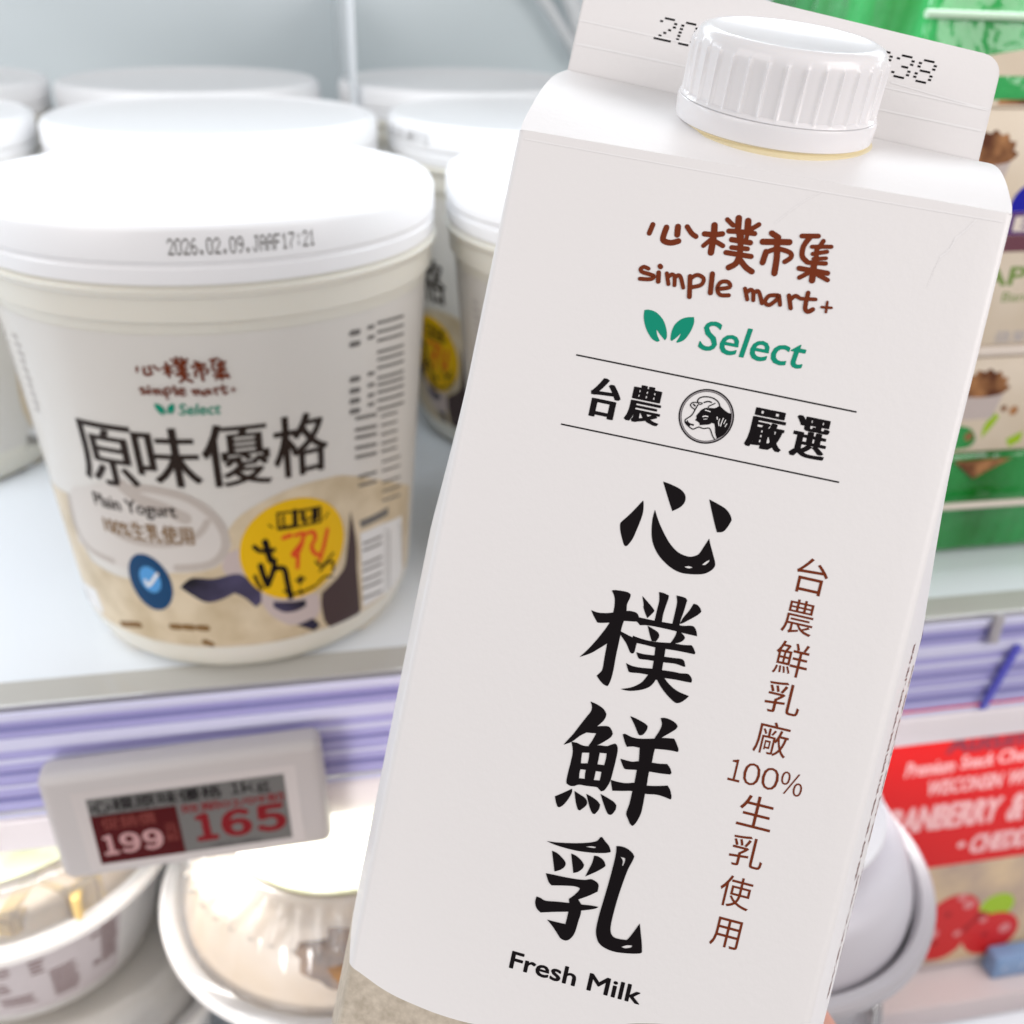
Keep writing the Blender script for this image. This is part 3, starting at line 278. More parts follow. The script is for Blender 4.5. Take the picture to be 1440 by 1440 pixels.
def smooth_loop(pts, k=4, corner=48):
    """Catmull-Rom through the points, sharp where the outline turns by more than `corner` degrees."""
    n = len(pts); P = [Vector(p).to_2d() for p in pts]
    sharp = []
    for i in range(n):
        a = P[i] - P[i - 1]; b_ = P[(i + 1) % n] - P[i]
        sharp.append(a.length < 1e-9 or b_.length < 1e-9 or math.degrees(a.angle(b_, 0)) > corner)
    out = []
    for i in range(n):
        p1, p2 = P[i], P[(i + 1) % n]
        p0 = p1 if sharp[i] else P[i - 1]
        p3 = p2 if sharp[(i + 1) % n] else P[(i + 2) % n]
        for j in range(k):
            t = j / k
            m1 = (p2 - p0) * 0.5; m2 = (p3 - p1) * 0.5
            h = (2 * t**3 - 3 * t**2 + 1) * p1 + (t**3 - 2 * t**2 + t) * m1 + (-2 * t**3 + 3 * t**2) * p2 + (t**3 - t**2) * m2
            out.append((h.x, h.y))
    return out
def smooth_line(pts, k=4):
    P = [Vector(p).to_2d() for p in pts]
    if len(P) < 3: return [tuple(p) for p in P]
    out = []
    for i in range(len(P) - 1):
        p1, p2 = P[i], P[i + 1]
        p0 = P[i - 1] if i else p1
        p3 = P[i + 2] if i + 2 < len(P) else p2
        for j in range(k):
            t = j / k; m1 = (p2 - p0) * 0.5; m2 = (p3 - p1) * 0.5
            h = (2 * t**3 - 3 * t**2 + 1) * p1 + (t**3 - 2 * t**2 + t) * m1 + (-2 * t**3 + 3 * t**2) * p2 + (t**3 - t**2) * m2
            out.append((h.x, h.y))
    out.append(tuple(P[-1])); return out
LIFT_STEP = 0.004
def put_tris(bm, verts2d, faces, fn, lift, maxlen=None):
    b2 = bmesh.new()
    vs = [b2.verts.new((p[0], p[1], 0)) for p in verts2d]
    for f in faces:
        if len(set(f)) == len(f):
            try: b2.faces.new([vs[i] for i in f])
            except ValueError: pass
    if maxlen:
        for _ in range(7):
            lng = [e for e in b2.edges if e.calc_length() > maxlen]
            if not lng: break
            bmesh.ops.subdivide_edges(b2, edges=lng, cuts=1)
            bmesh.ops.triangulate(b2, faces=[f for f in b2.faces if len(f.verts) > 3])
    mp_ = {}
    for v in b2.verts: mp_[v] = bm.verts.new(fn(v.co.x, v.co.y, lift))
    for f in b2.faces:
        try: bm.faces.new([mp_[v] for v in f.verts])
        except ValueError: pass
    b2.free()
def put_poly(bm, loops, fn, lift, maxlen=None, k=4):
    L = [smooth_loop(lp, k) if k > 1 else [tuple(p) for p in lp] for lp in loops]
    tri = tessellate_polygon([[Vector((p[0], p[1], 0)) for p in lp] for lp in L])
    put_tris(bm, [p for lp in L for p in lp], tri, fn, lift, maxlen)
def put_stroke(bm, width, pts, fn, lift, asp=1.0, caps=True, maxlen=4.0):
    """a pen stroke of constant width with round ends; asp = (units of x per mm) / (units of y per mm)"""
    P = [Vector((p[0] / asp, p[1])) for p in smooth_line(pts)]
    P = [p for i, p in enumerate(P) if i == 0 or (p - P[i - 1]).length > 1e-6]
    if len(P) < 2: return
    h = width / 2; left, right = [], []
    for i, p in enumerate(P):
        d = (P[min(i + 1, len(P) - 1)] - P[max(i - 1, 0)]).normalized(); nn = Vector((-d.y, d.x)) * h
        left.append(p + nn); right.append(p - nn)
    V = []; Fc = []
    for a, b_ in zip(left, right): V += [a, b_]
    for i in range(len(P) - 1): Fc.append((2 * i, 2 * i + 1, 2 * i + 3, 2 * i + 2))
    if caps:
        for p, q, s in ((P[0], P[1], -1), (P[-1], P[-2], 1)):
            d = (p - q).normalized(); c = len(V); V.append(p)
            for j in range(9):
                a = -PI / 2 + PI * j / 8
                V.append(p + h * (d * math.cos(a) + Vector((-d.y, d.x)) * math.sin(a)))
            for j in range(8): Fc.append((c, c + 1 + j, c + 2 + j))
    put_tris(bm, [(v.x * asp, v.y) for v in V], Fc, fn, lift, maxlen)
_tc = {}
def text_geo(s, off=0.0):
    key = (s, off)
    if key not in _tc:
        cu = bpy.data.curves.new('lettering', 'FONT'); cu.body = s; cu.size = 1; cu.offset = off; cu.resolution_u = 3
        o = bpy.data.objects.new('lettering', cu); COL.objects.link(o)
        me = bpy.data.meshes.new_from_object(o.evaluated_get(bpy.context.evaluated_depsgraph_get()))
        vs = [(v.co.x, v.co.y) for v in me.vertices]; fs = [tuple(p.vertices) for p in me.polygons]
        bpy.data.objects.remove(o); bpy.data.curves.remove(cu); bpy.data.meshes.remove(me)
        x0 = min(v[0] for v in vs); x1 = max(v[0] for v in vs); y0 = min(v[1] for v in vs); y1 = max(v[1] for v in vs)
        _tc[key] = ([((x - x0) / (x1 - x0), (y - y0) / (y1 - y0)) for x, y in vs], fs)
    return _tc[key]
def put_text(bm, s, box, fn, lift, bold=0.0, shear=0.0, maxlen=None, contrast=0.8):
    """letters fitted into box = (left, right, top, bottom) in print coordinates; bold thickens the strokes (same units as x)"""
    u0, u1, v0, v1 = box; vs, fs = text_geo(s)
    sy = abs(bold) * (1 if v1 > v0 else -1) * contrast
    offs = [(0, 0)] if bold <= 0 else [(-bold, 0), (bold, 0), (0, -sy), (0, sy), (-bold * .7, -sy * .7), (bold * .7, sy * .7), (bold * .7, -sy * .7), (-bold * .7, sy * .7), (-bold * .35, 0), (bold * .35, 0)]
    for k, (ox, oy) in enumerate(offs):
        a0, a1, c0, c1 = u0 + bold, u1 - bold, v0 + sy, v1 - sy
        b2 = [(a0 + (x + shear * (y - 0.5)) * (a1 - a0) + ox, c1 + y * (c0 - c1) + oy) for x, y in vs]
        put_tris(bm, b2, fs, fn, lift + k * 0.0015, maxlen)
def put_digits(bm, s, box, fn, lift, bold=0.0, gap=0.12):
    """numerals with a flagged 1, each glyph fitted to its own slot"""
    u0, u1, v0, v1 = box; wd = {'1': 0.72, '%': 1.35, 'k': 1.0}
    ws = [wd.get(c, 1.0) for c in s]; tot = sum(ws) + gap * (len(s) - 1); x = u0
    for c, w in zip(s, ws):
        a = (u1 - u0) * w / tot; lo = v1 + (0.25 * (v1 - v0) if c == 'g' else 0); hi = v0 + (0.3 * (v1 - v0) if c == 'g' else 0)
        put_text(bm, chr(ord(c) + 0xFEE0), (x, x + a, hi, lo), fn, lift, bold); x += a + (u1 - u0) * gap / tot
DOTS = {'0': '0e1119151311 0e'.replace(' ', ''), '1': '040c040404040e', '2': '0e11010204081f', '3': '0e11010601110e', '6': '0608101e11110e',
        '7': '1f010204080808', '8': '0e11110e11110e', '9': '0e11110f01020c', 'J': '07020202021 20c'.replace(' ', ''), 'A': '0e11111f111111',
        'F': '1f10101e101010', '.': '00000000000c0c', ':': '00040400040400'}
DOTS['0'] = '0e11111111110e'
def put_dots(bm, s, box, fn, lift, dash=1.0, h=0.5, slant=0.0):
    u0, u1, v0, v1 = box; n_ = len(s); pw = (u1 - u0) / (n_ * 6 - 1); ph = (v1 - v0) / 7
    for i, ch in enumerate(s):
        rows = [int(DOTS[ch][2 * r:2 * r + 2], 16) for r in range(7)]
        for r, bits in enumerate(rows):
            c = 0
            while c < 5:
                if bits >> (4 - c) & 1:
                    e = c
                    while e < 4 and bits >> (4 - e - 1) & 1: e += 1
                    a = u0 + (i * 6 + c + 0.5 - dash / 2) * pw; b_ = u0 + (i * 6 + e + 0.5 + dash / 2) * pw
                    y = v0 + (r + 0.5) * ph; sh = -slant * (r - 3) * ph
                    q = [(a + sh, y - ph * h / 2), (b_ + sh, y - ph * h / 2), (b_ + sh, y + ph * h / 2), (a + sh, y + ph * h / 2)]
                    put_tris(bm, q, [(0, 1, 2, 3)], fn, lift); c = e + 1
                else: c += 1

# ------------------------------------------------------------------ the setting
bm = bmesh.new(); add_box(bm, -1.2, 1.3, 0.012, 0.56, -0.012, 0.0)
struct(link('shelf', bm, M['shelf']))
bm = bmesh.new(); add_box(bm, -1.2, 1.3, -0.0005, 0.0118, -0.012, 0.0006); bevel(bm, 0.0005, 2)
struct(link('shelf_front_edge', bm, M['strip']))
bm = bmesh.new()
pr = [(0.50, -0.5), (0.50, 0.205), (0.494, 0.212), (0.494, 0.222), (0.50, 0.229), (0.50, 0.75)]
rows = [[bm.verts.new((x, y, z)) for y, z in pr] for x in (-1.2, 1.3)]
for k in range(len(pr) - 1): bm.faces.new((rows[0][k], rows[1][k], rows[1][k + 1], rows[0][k + 1]))
struct(link('back_wall', bm, M['wall']))
bm = bmesh.new(); add_box(bm, -1.2, 1.3, -0.16, 0.5, -0.262, -0.250)
struct(link('lower_shelf', bm, M['shelf']))

# violet price rail along the front of the shelf
rail = thing('price_rail', 'violet clear plastic price rail along the front edge of the white shelf', 'price rail', (0, -0.002, -0.053))
def rail_strip(name, z0, z1, y0, y1, m):
    bm = bmesh.new(); add_box(bm, -1.2, 1.3, y0, y1, z0, z1)
    bevel(bm, min(abs(z1 - z0), abs(y1 - y0)) * 0.45, 3)
    return link(name, bm, m, rail, 40)
rail_strip('back_channel', 0.0150, 0.0520, -0.0010, 0.0012, M['rail'])
for z0, z1, mk, yy in ((0.0505, 0.0535, 'rail_light', -0.0022), (0.0462, 0.0482, 'rail_dark', -0.0016), (0.0395, 0.0440, 'rail_light', -0.0020),
                   (0.0345, 0.0362, 'rail_light', -0.0018), (0.0300, 0.0312, 'rail_dark', -0.0016), (0.0250, 0.0262, 'rail_light', -0.0018),
                   (0.0195, 0.0212, 'rail_dark', -0.0016), (0.0135, 0.0152, 'rail_light', -0.0022)):
    rail_strip('ridge', z0, z1, yy, -0.0012, M[mk])
rail_strip('lower_lip', 0.0, 0.0133, -0.0030, 0.0010, M['rail_lip'])
bm = bmesh.new(); add_box(bm, 0.2235, 0.2262, -0.0042, -0.0024, 0.0150, 0.0420); bevel(bm, 0.0005, 2)
for v in bm.verts: v.co.x += (v.co.z - 0.015) * 0.25
link('clip', bm, M['rail_blue'], rail, 40)
bm = bmesh.new(); add_box(bm, 0.219, 0.2225, -0.0046, -0.0024, 0.0445, 0.0560); bevel(bm, 0.0006, 2)
link('hook', bm, M['greytub'], rail, 40)

bm = bmesh.new(); add_box(bm, -0.0015, 0.0015, 0.10, 0.36, 0.0, 0.18); bevel(bm, 0.0006, 2)
dv = link('shelf_divider', bm, M['acrylic'], None, 40); dv.location = (0.0245, 0.19, 0.001)
dv['label'] = 'thin clear upright divider standing between the two rows of yogurt pails'; dv['category'] = 'shelf divider'
def tube(bm, pts, r, n_=10):
    P = [Vector(p) for p in pts]; rings = []
    for i, p in enumerate(P):
        d = (P[min(i + 1, len(P) - 1)] - P[max(i - 1, 0)]).normalized()
        a = d.orthogonal().normalized(); b_ = d.cross(a)
        if rings:
            a = (prev - d * prev.dot(d)).normalized(); b_ = d.cross(a)
        prev = a
        rr = r[i] if isinstance(r, (list, tuple)) else r
        rings.append([bm.verts.new(p + rr * (a * math.cos(2 * PI * k / n_) + b_ * math.sin(2 * PI * k / n_))) for k in range(n_)])
    for a, b_ in zip(rings, rings[1:]):
        for k in range(n_): bm.faces.new((a[k], a[(k + 1) % n_], b_[(k + 1) % n_], b_[k]))
    bm.faces.new(list(reversed(rings[0]))); bm.faces.new(rings[-1])
br = thing('wall_bracket', 'white bent wire bracket with a dark hook on the grey back wall', 'bracket', (0.16, 0.49, 0.12))
bm = bmesh.new(); tube(bm, [(-0.002, 0.008, 0.115), (0.004, 0.0, 0.085), (0.022, -0.004, 0.05), (0.040, -0.006, 0.0)], 0.0062); link('wire', bm, M['white_rod'], br, 50)
bm = bmesh.new(); tube(bm, [(-0.034, 0.006, 0.098), (-0.024, -0.006, 0.082), (-0.014, -0.01, 0.076), (-0.006, 0.0, 0.084)], 0.0058); link('hook', bm, M['dark_metal'], br, 50)
bm = bmesh.new(); tube(bm, [(-0.018, -0.008, 0.074), (0.004, -0.008, 0.05), (0.026, -0.008, 0.02)], 0.004); link('arm', bm, M['white_rod'], br, 50)

# ------------------------------------------------------------------ yogurt pails
PR = [(0.0, 0.049), (0.012, 0.0545), (0.113, 0.0625), (0.14, 0.0645)]
def pail_r(z):
    for (a, ra), (b_, rb) in zip(PR, PR[1:]):
        if z <= b_: return ra + (rb - ra) * (z - a) / (b_ - a)
    return PR[-1][1]
def on_pail(th, zmm, lift):
    a = math.radians(th); z = zmm * 0.001; r = pail_r(z) + lift * 0.001
    return Vector((r * math.sin(a), -r * math.cos(a), z))
DEG = 57.3 / 59.0        # degrees of turn per millimetre of print
PAIL_GROUP = 'yogurt pails standing in rows on the upper shelf'
def make_pail():
    t = thing('yogurt_pail', 'x', 'yogurt pail', (0, 0, 0), PAIL_GROUP)
    link('body', lathe([(0.0, 0.0012), (0.044, 0.0012), (0.047, 0.0), (0.0492, 0.0006), (0.0515, 0.003), (0.0533, 0.007), (0.0545, 0.012), (0.0625, 0.113), (0.0630, 0.1148),
                        (0.0640, 0.1152), (0.0644, 0.121), (0.0655, 0.1222), (0.0657, 0.1234), (0.0645, 0.1240), (0.0645, 0.128)], 128), M['pail'], t, 35)
    link('lid', lathe([(0.0647, 0.1246), (0.0650, 0.1249), (0.0651, 0.1285), (0.0646, 0.1290), (0.0646, 0.1297), (0.0653, 0.1306), (0.0651, 0.1372), (0.0643, 0.1388), (0.0632, 0.1396),
                       (0.0620, 0.1398), (0.0608, 0.1390), (0.0590, 0.1386), (0.0, 0.1386)], 128), M['lid'], t, 35)
    bm = bmesh.new()
    g = [[bm.verts.new(on_pail(-172 + 344 * i / 172, 14 + 97.5 * j / 6, 0.06)) for j in range(7)] for i in range(173)]
    for i in range(172):
        for j in range(6): bm.faces.new((g[i][j], g[i + 1][j], g[i + 1][j + 1], g[i][j + 1]))
    lab = link('label', bm, M['label'], t, 40)
    def polys(name, shapes, m, lift, par=lab, k=4):
        bm = bmesh.new()
        for i, sh in enumerate(shapes): put_poly(bm, [sh], on_pail, lift + i * LIFT_STEP, 3, k)
        return link(name, bm, m, par, 40)
    def strokes(name, st, m, lift, par=lab):
        bm = bmesh.new()
        for i, (w, p) in enumerate(st): put_stroke(bm, w, p, on_pail, lift + i * LIFT_STEP, DEG)
        return link(name, bm, m, par)
    polys('kraft_picture', PAIL['kraft'], M['tan'], 0.16)
    polys('yogurt_picture', PAIL['bowl'], M['bowl'], 0.19)
    strokes('yogurt_swirl_picture', [(w * 2.4, p) for w, p in PAIL['swirl']], M['swirl'], 0.21)
    polys('dish_picture', PAIL['bowlw'], M['bowl2'], 0.20)
    polys('fruit_picture', PAIL['egg'], M['egg'], 0.23)
    polys('wood_picture', PAIL['trunk'], M['trunk'], 0.23)
    bm = bmesh.new()
    for ch, bx in PAIL['name']: put_text(bm, ch, bx, on_pail, 0.27, 0.30, 0.0, 4.0, 0.1)
    link('name_lettering', bm, M['dkbrown'], lab)
    # logo, taken from the same artwork as on the carton
    us = [p[0] for w, L in LOGO for p in L]; vs = [p[1] for w, L in LOGO for p in L]
    u0, u1, v0, v1 = min(us), max(us), min(vs), max(vs); B = PAIL['logo']; zb = PAIL['simple'][3]
    def lg(u, v, lift): return on_pail(B[0] + (B[1] + 1.5 - B[0]) * (u - u0) / (u1 - u0), B[2] + (zb - B[2]) * (v - v0) / (v1 - v0), lift)
    bm = bmesh.new()
    for i, (w, p) in enumerate(LOGO): put_stroke(bm, w * 1.25, p, lg, 0.25 + i * LIFT_STEP)
    link('logo_lettering', bm, M['brown'], lab)
    us = [p[0] for s in LEAF for p in s[0]] + [SEL[1]]; vs = [p[1] for s in LEAF for p in s[0]] + [SEL[3]]
    a0, a1, b0, b1 = min(us), max(us), min(vs), max(vs); B2 = PAIL['sel']
    def sg(u, v, lift): return on_pail(B2[0] + (B2[1] - B2[0]) * (u - a0) / (a1 - a0), B2[2] + (B2[3] - B2[2]) * (v - b0) / (b1 - b0), lift)
    bm = bmesh.new()
    for s in LEAF: put_poly(bm, s, sg, 0.25)
    put_text(bm, 'Select', SEL, sg, 0.25, 0.1, 0.05, 4.0)
    link('leaf_mark_lettering', bm, M['green_ink'], lab)
    bm = bmesh.new(); put_text(bm, 'Plain Yogurt', PAIL['plain'], on_pail, 0.27, 0.12, 0.0, 4.0); link('english_lettering', bm, M['dkbrown'], lab)
    bm = bmesh.new(); put_text(bm, '100%生乳使用', PAIL['pct'], on_pail, 0.27, 0.12, 0.0, 4.0); link('claim_lettering', bm, M['gold'], lab)
    strokes('slogan_lettering', [(w * 1.8, p) for w, p in PAIL['bot']], M['gold'], 0.24)
    def disc(name, c, r, m, lift, par):
        return polys(name, [[(c[0] + r[0] * math.cos(2 * PI * i / 40), c[1] + r[1] * math.sin(2 * PI * i / 40)) for i in range(40)]], m, lift, par, 1)
    disc('blue_seal', PAIL['bdg'][0], PAIL['bdg'][1], M['blue'], 0.24, lab)
    disc('seal_centre', PAIL['bdi'][0], PAIL['bdi'][1], M['ltblue'], 0.27, lab)
    strokes('check_mark', PAIL['chk'], M['white_print'], 0.29)
    polys('barcode_patch', PAIL['bar'], M['white_print'], 0.22, lab, 1)
    strokes('barcode', PAIL['bars'], M['grey_print'], 0.24)
    strokes('fine_print', PAIL['fine'], M['grey_print'], 0.24)
    dash = [(0.9, [[th, z], [th + 2.2 + 1.6 * ((k * 7) % 3) / 3, z - 0.2]]) for th in (-70, -58) for k, z in enumerate([104 - 2.4 * q for q in range(15 if th < -60 else 10)])]
    strokes('side_print', dash, M['side_ink'], 0.24)
    polys('nutrition_heading', PAIL['nbar'], M['grey_print'], 0.24, lab, 1)
    polys('nutrition_panel', PAIL['nbox'], M['white_print'], 0.22, lab, 1)
    strokes('nutrition_print', PAIL['nlines'], M['grey_print'], 0.25)
    st = disc('sticker', PAIL['stc'], PAIL['stR'], M['yellow'], 0.32, t)
    strokes('red_handwriting', [(w * 1.4, p) for w, p in PAIL['stred']], M['red_ink'], 0.36, st)
    bmk = bmesh.new()
    for i, (w, p) in enumerate(PAIL['stblk']): put_stroke(bmk, w * 1.5, p, on_pail, 0.35 + i * LIFT_STEP, DEG)
    link('black_lettering', bmk, M['ink'], st)
    def on_lid(th, zmm, lift):
        a = math.radians(th); r = 0.0653 - (zmm - 130.6) * 0.0000303 + lift * 0.001
        return Vector((r * math.sin(a), -r * math.cos(a), zmm * 0.001))
    bm = bmesh.new(); put_dots(bm, '2026.02.09.JAAF17:21', (-4.6, 26.5, 136.1, 132.2), on_lid, 0.10, 1.0, 0.95)
    link('date_code', bm, M['grey_print'], t)
    return t
pail = make_pail()
SPOTS = [(-0.0290, 0.0579, 0, 'front white yogurt pail with kraft picture label and yellow sticker above the price tag'),
         (0.1060, 0.0590, -4, 'white yogurt pail half hidden by the milk carton, right of the front pail'),
         (-0.0365, 0.1915, 9, 'white yogurt pail directly behind the front pail with the yellow sticker'),
         (0.0985, 0.1925, -80, 'white yogurt pail whose yellow sticker shows between front pail and milk carton'),
         (-0.1705, 0.1905, 130, 'white yogurt pail cut by the left photo edge, nearer of the two there'),
         (-0.0570, 0.3265, 5, 'white yogurt pail in the last row, left of the thin clear divider'),
         (0.0830, 0.3275, 12, 'white yogurt pail in the last row, right of the thin clear divider'),
         (-0.1915, 0.3255, -12, 'white yogurt pail cut by the left photo edge, farther of the two there')]
for i, (x, y, rz, lb) in enumerate(SPOTS):
    o = pail if i == 0 else copy_tree(pail)
    o.location = (x, y, 0.0004); o.rotation_euler = (0, 0, math.radians(rz)); o['label'] = lb

# ------------------------------------------------------------------ electronic price tag on the rail
tag = thing('price_tag', 'grey-white electronic price tag showing 199 and 165 in red on violet rail', 'price tag', (-0.0485, -0.0062, -0.0375))
tag.rotation_euler.y = -0.030; tag.location.z += 0.0032; tag.scale = (1, 1, 0.92)
bm = bmesh.new(); add_box(bm, -0.0410, 0.0405, -0.0105, 0.0, -0.0222, 0.0225); bevel(bm, 0.0032, 4)
hs = link('housing', bm, M['tag'], tag, 40)
YF = -0.0105
def on_tag(s, z, lift): return Vector((s * 0.001, YF - lift * 0.001, z * 0.001))
bm = bmesh.new(); put_poly(bm, [[(-32.4, 15.6), (32.2, 15.6), (32.2, -18.9), (-32.4, -18.9)]], on_tag, 0.05, None, 1); link('bezel', bm, M['bezel'], hs)
bm = bmesh.new(); put_poly(bm, [[(-28.6, 12.4), (28.6, 12.4), (28.4, -16.3), (-29.0, -16.3)]], on_tag, 0.10, None, 1); scr = link('screen', bm, M['screen'], tag)
bm = bmesh.new(); put_poly(bm, [[(-28.7, 5.1), (-4.0, 5.1), (-4.0, -16.2), (-29.0, -16.2)]], on_tag, 0.14, None, 1); link('red_field', bm, M['dkred'], scr)
bm = bmesh.new(); put_text(bm, '心樸原味優格', (-28.0, 10.0, 11.6, 5.9), on_tag, 0.14, 0.12); put_digits(bm, '1kg', (12.5, 24.0, 11.4, 6.6), on_tag, 0.14, 0.1)
put_text(bm, '199元/1000g', (4.0, 19.0, -14.0, -16.0), on_tag, 0.14); link('product_name', bm, M['ink'], scr)
bm = bmesh.new(); put_text(bm, '促銷價', (-26.0, -10.5, 3.8, -1.4), on_tag, 0.17); put_text(bm, '元', (-8.6, -5.0, -2.2, -6.0), on_tag, 0.17); put_text(bm, '起', (-8.6, -5.0, -6.4, -10.0), on_tag, 0.17); link('offer_lettering', bm, M['disptan'], scr)
bm = bmesh.new(); put_digits(bm, '199', (-27.2, -9.6, -3.6, -12.6), on_tag, 0.17, 0.45); link('offer_price', bm, M['disppink'], scr)
bm = bmesh.new(); put_text(bm, '效期02/09前', (-3.0, 28.0, 4.9, 0.9), on_tag, 0.14, 0.1); put_digits(bm, '165', (0.0, 27.4, 0.2, -12.2), on_tag, 0.145, 0.75); link('price', bm, M['dispred'], scr)

# ------------------------------------------------------------------ milk carton
CROT = [[0.912447, 0.323856, 0.250116], [-0.39478, 0.857523, 0.329852], [-0.107656, -0.399713, 0.910296]]
CORG = [0.030362, -0.105122, 0.173922]
carton = thing('milk_carton', 'tall white gable-top carton of fresh milk with screw cap and black brush lettering', 'milk carton')
base_local = Vector((0.035, 0.035, -0.195))
CM = Matrix.Translation(CORG) @ Matrix(CROT).to_4x4() @ Matrix.Translation(base_local)
carton.matrix_world = CM
def loc(u, Zd, v): return Vector(((u - 35) * 0.001, (Zd - 35) * 0.001, (195 - v) * 0.001))
BF = 0.45
def bul(v): return min(1.0, max(0.0, (v / 62.0))) ** 0.75 * (1.0 if v < 150 else max(0.0, (195 - v) / 45.0) ** 0.5)
def warp(u, Zd, v):
    b_ = bul(v); x = (u - 35) / 35; z = (Zd - 35) / 35
    return loc(u + (9.3 if x > 0 else 6.8) * b_ * math.cos(PI / 2 * min(1, abs(z))) * x, Zd + BF * b_ * math.cos(PI / 2 * min(1, abs(x))) * z, v)
def on_front(u, v, lift): return warp(u, 0, v) + Vector((0, -lift * 0.001, 0))
def on_side(Zd, v, lift): return warp(70, Zd, v) + Vector((lift * 0.001, 0, 0))
def ring_pts():
    r = 1.0; out = []
    def seg(a, b_, n_):
        for i in range(n_): out.append((a[0] + (b_[0] - a[0]) * i / n_, a[1] + (b_[1] - a[1]) * i / n_))
    def arc(cx, cz, a0):
        for i in range(4): out.append((cx + r * math.cos(math.radians(a0 + 90 * i / 4)), cz + r * math.sin(math.radians(a0 + 90 * i / 4))))
    seg((r, 0), (70 - r, 0), 24); arc(70 - r, r, -90); seg((70, r), (70, 70 - r), 24); arc(70 - r, 70 - r, 0)
    seg((70 - r, 70), (r, 70), 24); arc(r, 70 - r, 90); seg((0, 70 - r), (0, r), 24); arc(r, r, 180)
    return out
RP = ring_pts()
bm = bmesh.new(); rings = []
for v in [0.0, 0.5, 1, 2, 3, 4.5, 6, 8] + [10 + 2.5 * i for i in range(56)] + [150, 155, 160, 165, 170, 174, 178, 181, 184, 187, 190, 193, 195]:
    rings.append([bm.verts.new(warp(u, z, v)) for u, z in RP])
for a, b_ in zip(rings, rings[1:]):
    for k in range(len(RP)): bm.faces.new((a[k], b_[k], b_[(k + 1) % len(RP)], a[(k + 1) % len(RP)]))
bm.faces.new(rings[-1])
body = link('body', bm, M['board'], carton, 50)
# gable: two sloping panels, tucked side gussets and the sealed fin
FZ = 33.0
FBL, FBR = (-0.4, -19.9), (71.0, -16.0)
def gable(s, t, back=False):
    e = 0.3 * max(0.0, 1 - t / 0.10) ** 2
    A = Vector((e + (70 - 2 * e) * s, 69.97 if back else 0.03, 0.12)); top = Vector((FBL[0] + (FBR[0] - FBL[0]) * s, FZ + (2.4 if back else 0), FBL[1] + (FBR[1] - FBL[1]) * s))
    p = A.lerp(top, t); nrm = Vector((0, 0.49 if back else -0.49, -0.873))
    p += nrm * (math.sin(PI * t) ** 1.1) * (2.2 - 1.0 * math.cos(PI * (s - 0.5)))
    return loc(p.x, p.y, p.z)
bm = bmesh.new(); NS, NT = 28, 14
for back in (False, True):
    g = [[bm.verts.new(gable(i / NS, j / NT, back)) for j in range(NT + 1)] for i in range(NS + 1)]
    for i in range(NS):
        for j in range(NT):
            q = (g[i][j], g[i + 1][j], g[i + 1][j + 1], g[i][j + 1]); bm.faces.new(q if not back else q[::-1])
for s in (0, 1):
    A = [bm.verts.new(gable(s, j / NT)) for j in range(NT + 1)]; Cc = [bm.verts.new(gable(s, j / NT, True)) for j in range(NT + 1)]
    Bm = []
    for j in range(NT + 1):
        t = j / NT; p = (A[j].co + Cc[j].co) / 2
        p.x += (-1 if s else 1) * 0.017 * math.sin(PI * t) ; p.y = (A[j].co.y + Cc[j].co.y) / 2
        Bm.append(bm.verts.new(p))
    for j in range(NT):
        for a, b_ in ((A, Bm), (Bm, Cc)): bm.faces.new((a[j], b_[j], b_[j + 1], a[j + 1]))
bmesh.ops.remove_doubles(bm, verts=bm.verts, dist=0.00002)
bmesh.ops.recalc_face_normals(bm, faces=bm.faces)
link('gable', bm, M['paper_plain'], carton, 40)
def fin_outline(off=0.0):
    pts = [(FBL[0], FBL[1] + 0.6), (FBR[0], FBR[1] + 0.6)]
    tr = (70.9, -33.4); r = 3.4
    for i in range(9):
        a = PI / 2 * i / 8; pts.append((tr[0] - r + r * math.cos(a), tr[1] + r - r * math.sin(a)))
    tl = (-0.2, -38.9)
    for i in range(9):
        a = PI / 2 + PI / 2 * i / 8; pts.append((tl[0] + r + r * math.cos(a), tl[1] + r - r * math.sin(a)))
    return pts
bm = bmesh.new(); fo = fin_outline()
f0 = [bm.verts.new(loc(x, FZ + 0.25, y)) for x, y in fo]; f1 = [bm.verts.new(loc(x, FZ + 2.1, y)) for x, y in fo]
bm.faces.new(f0[::-1]); bm.faces.new(f1)
for k in range(len(fo)): bm.faces.new((f0[k], f0[(k + 1) % len(fo)], f1[(k + 1) % len(fo)], f1[k]))
bmesh.ops.recalc_face_normals(bm, faces=bm.faces); bmesh.ops.bevel(bm, geom=list(bm.edges), offset=0.0003, segments=2, affect='EDGES')
fin = link('top_seal', bm, M['paper_plain'], carton, 40)
def on_fin(u, y, lift): return loc(u, FZ + 0.25 - lift, y)
bm = bmesh.new()
for w, p in ((0.35, [(0.2, -24.6), (20, -23.7), (45, -22.2), (70.2, -21.0)]), (0.3, [(0, -28.6), (25, -27.2), (70.4, -24.4)]), (0.25, [(54, -26.4), (64, -25.2), (70.6, -24.6)])):
    put_stroke(bm, w, p, on_fin, 0.06, 1, False)
link('score_lines', bm, M['crease'], fin)
def skew(u, y, lift): return on_fin(u, y + (u - 35) * 0.058, lift)
for tx, x0, x1, y0, y1 in (('202', 13.6, 24.2, -30.2, -26.0), ('338', 50.2, 60.6, -32.4, -28.3)):
    bm = bmesh.new(); put_dots(bm, tx, (x0, x1, y0, y1), skew, 0.05, 0.85, 0.56, 0.16)
    link('date_code', bm, M['ink'], fin)
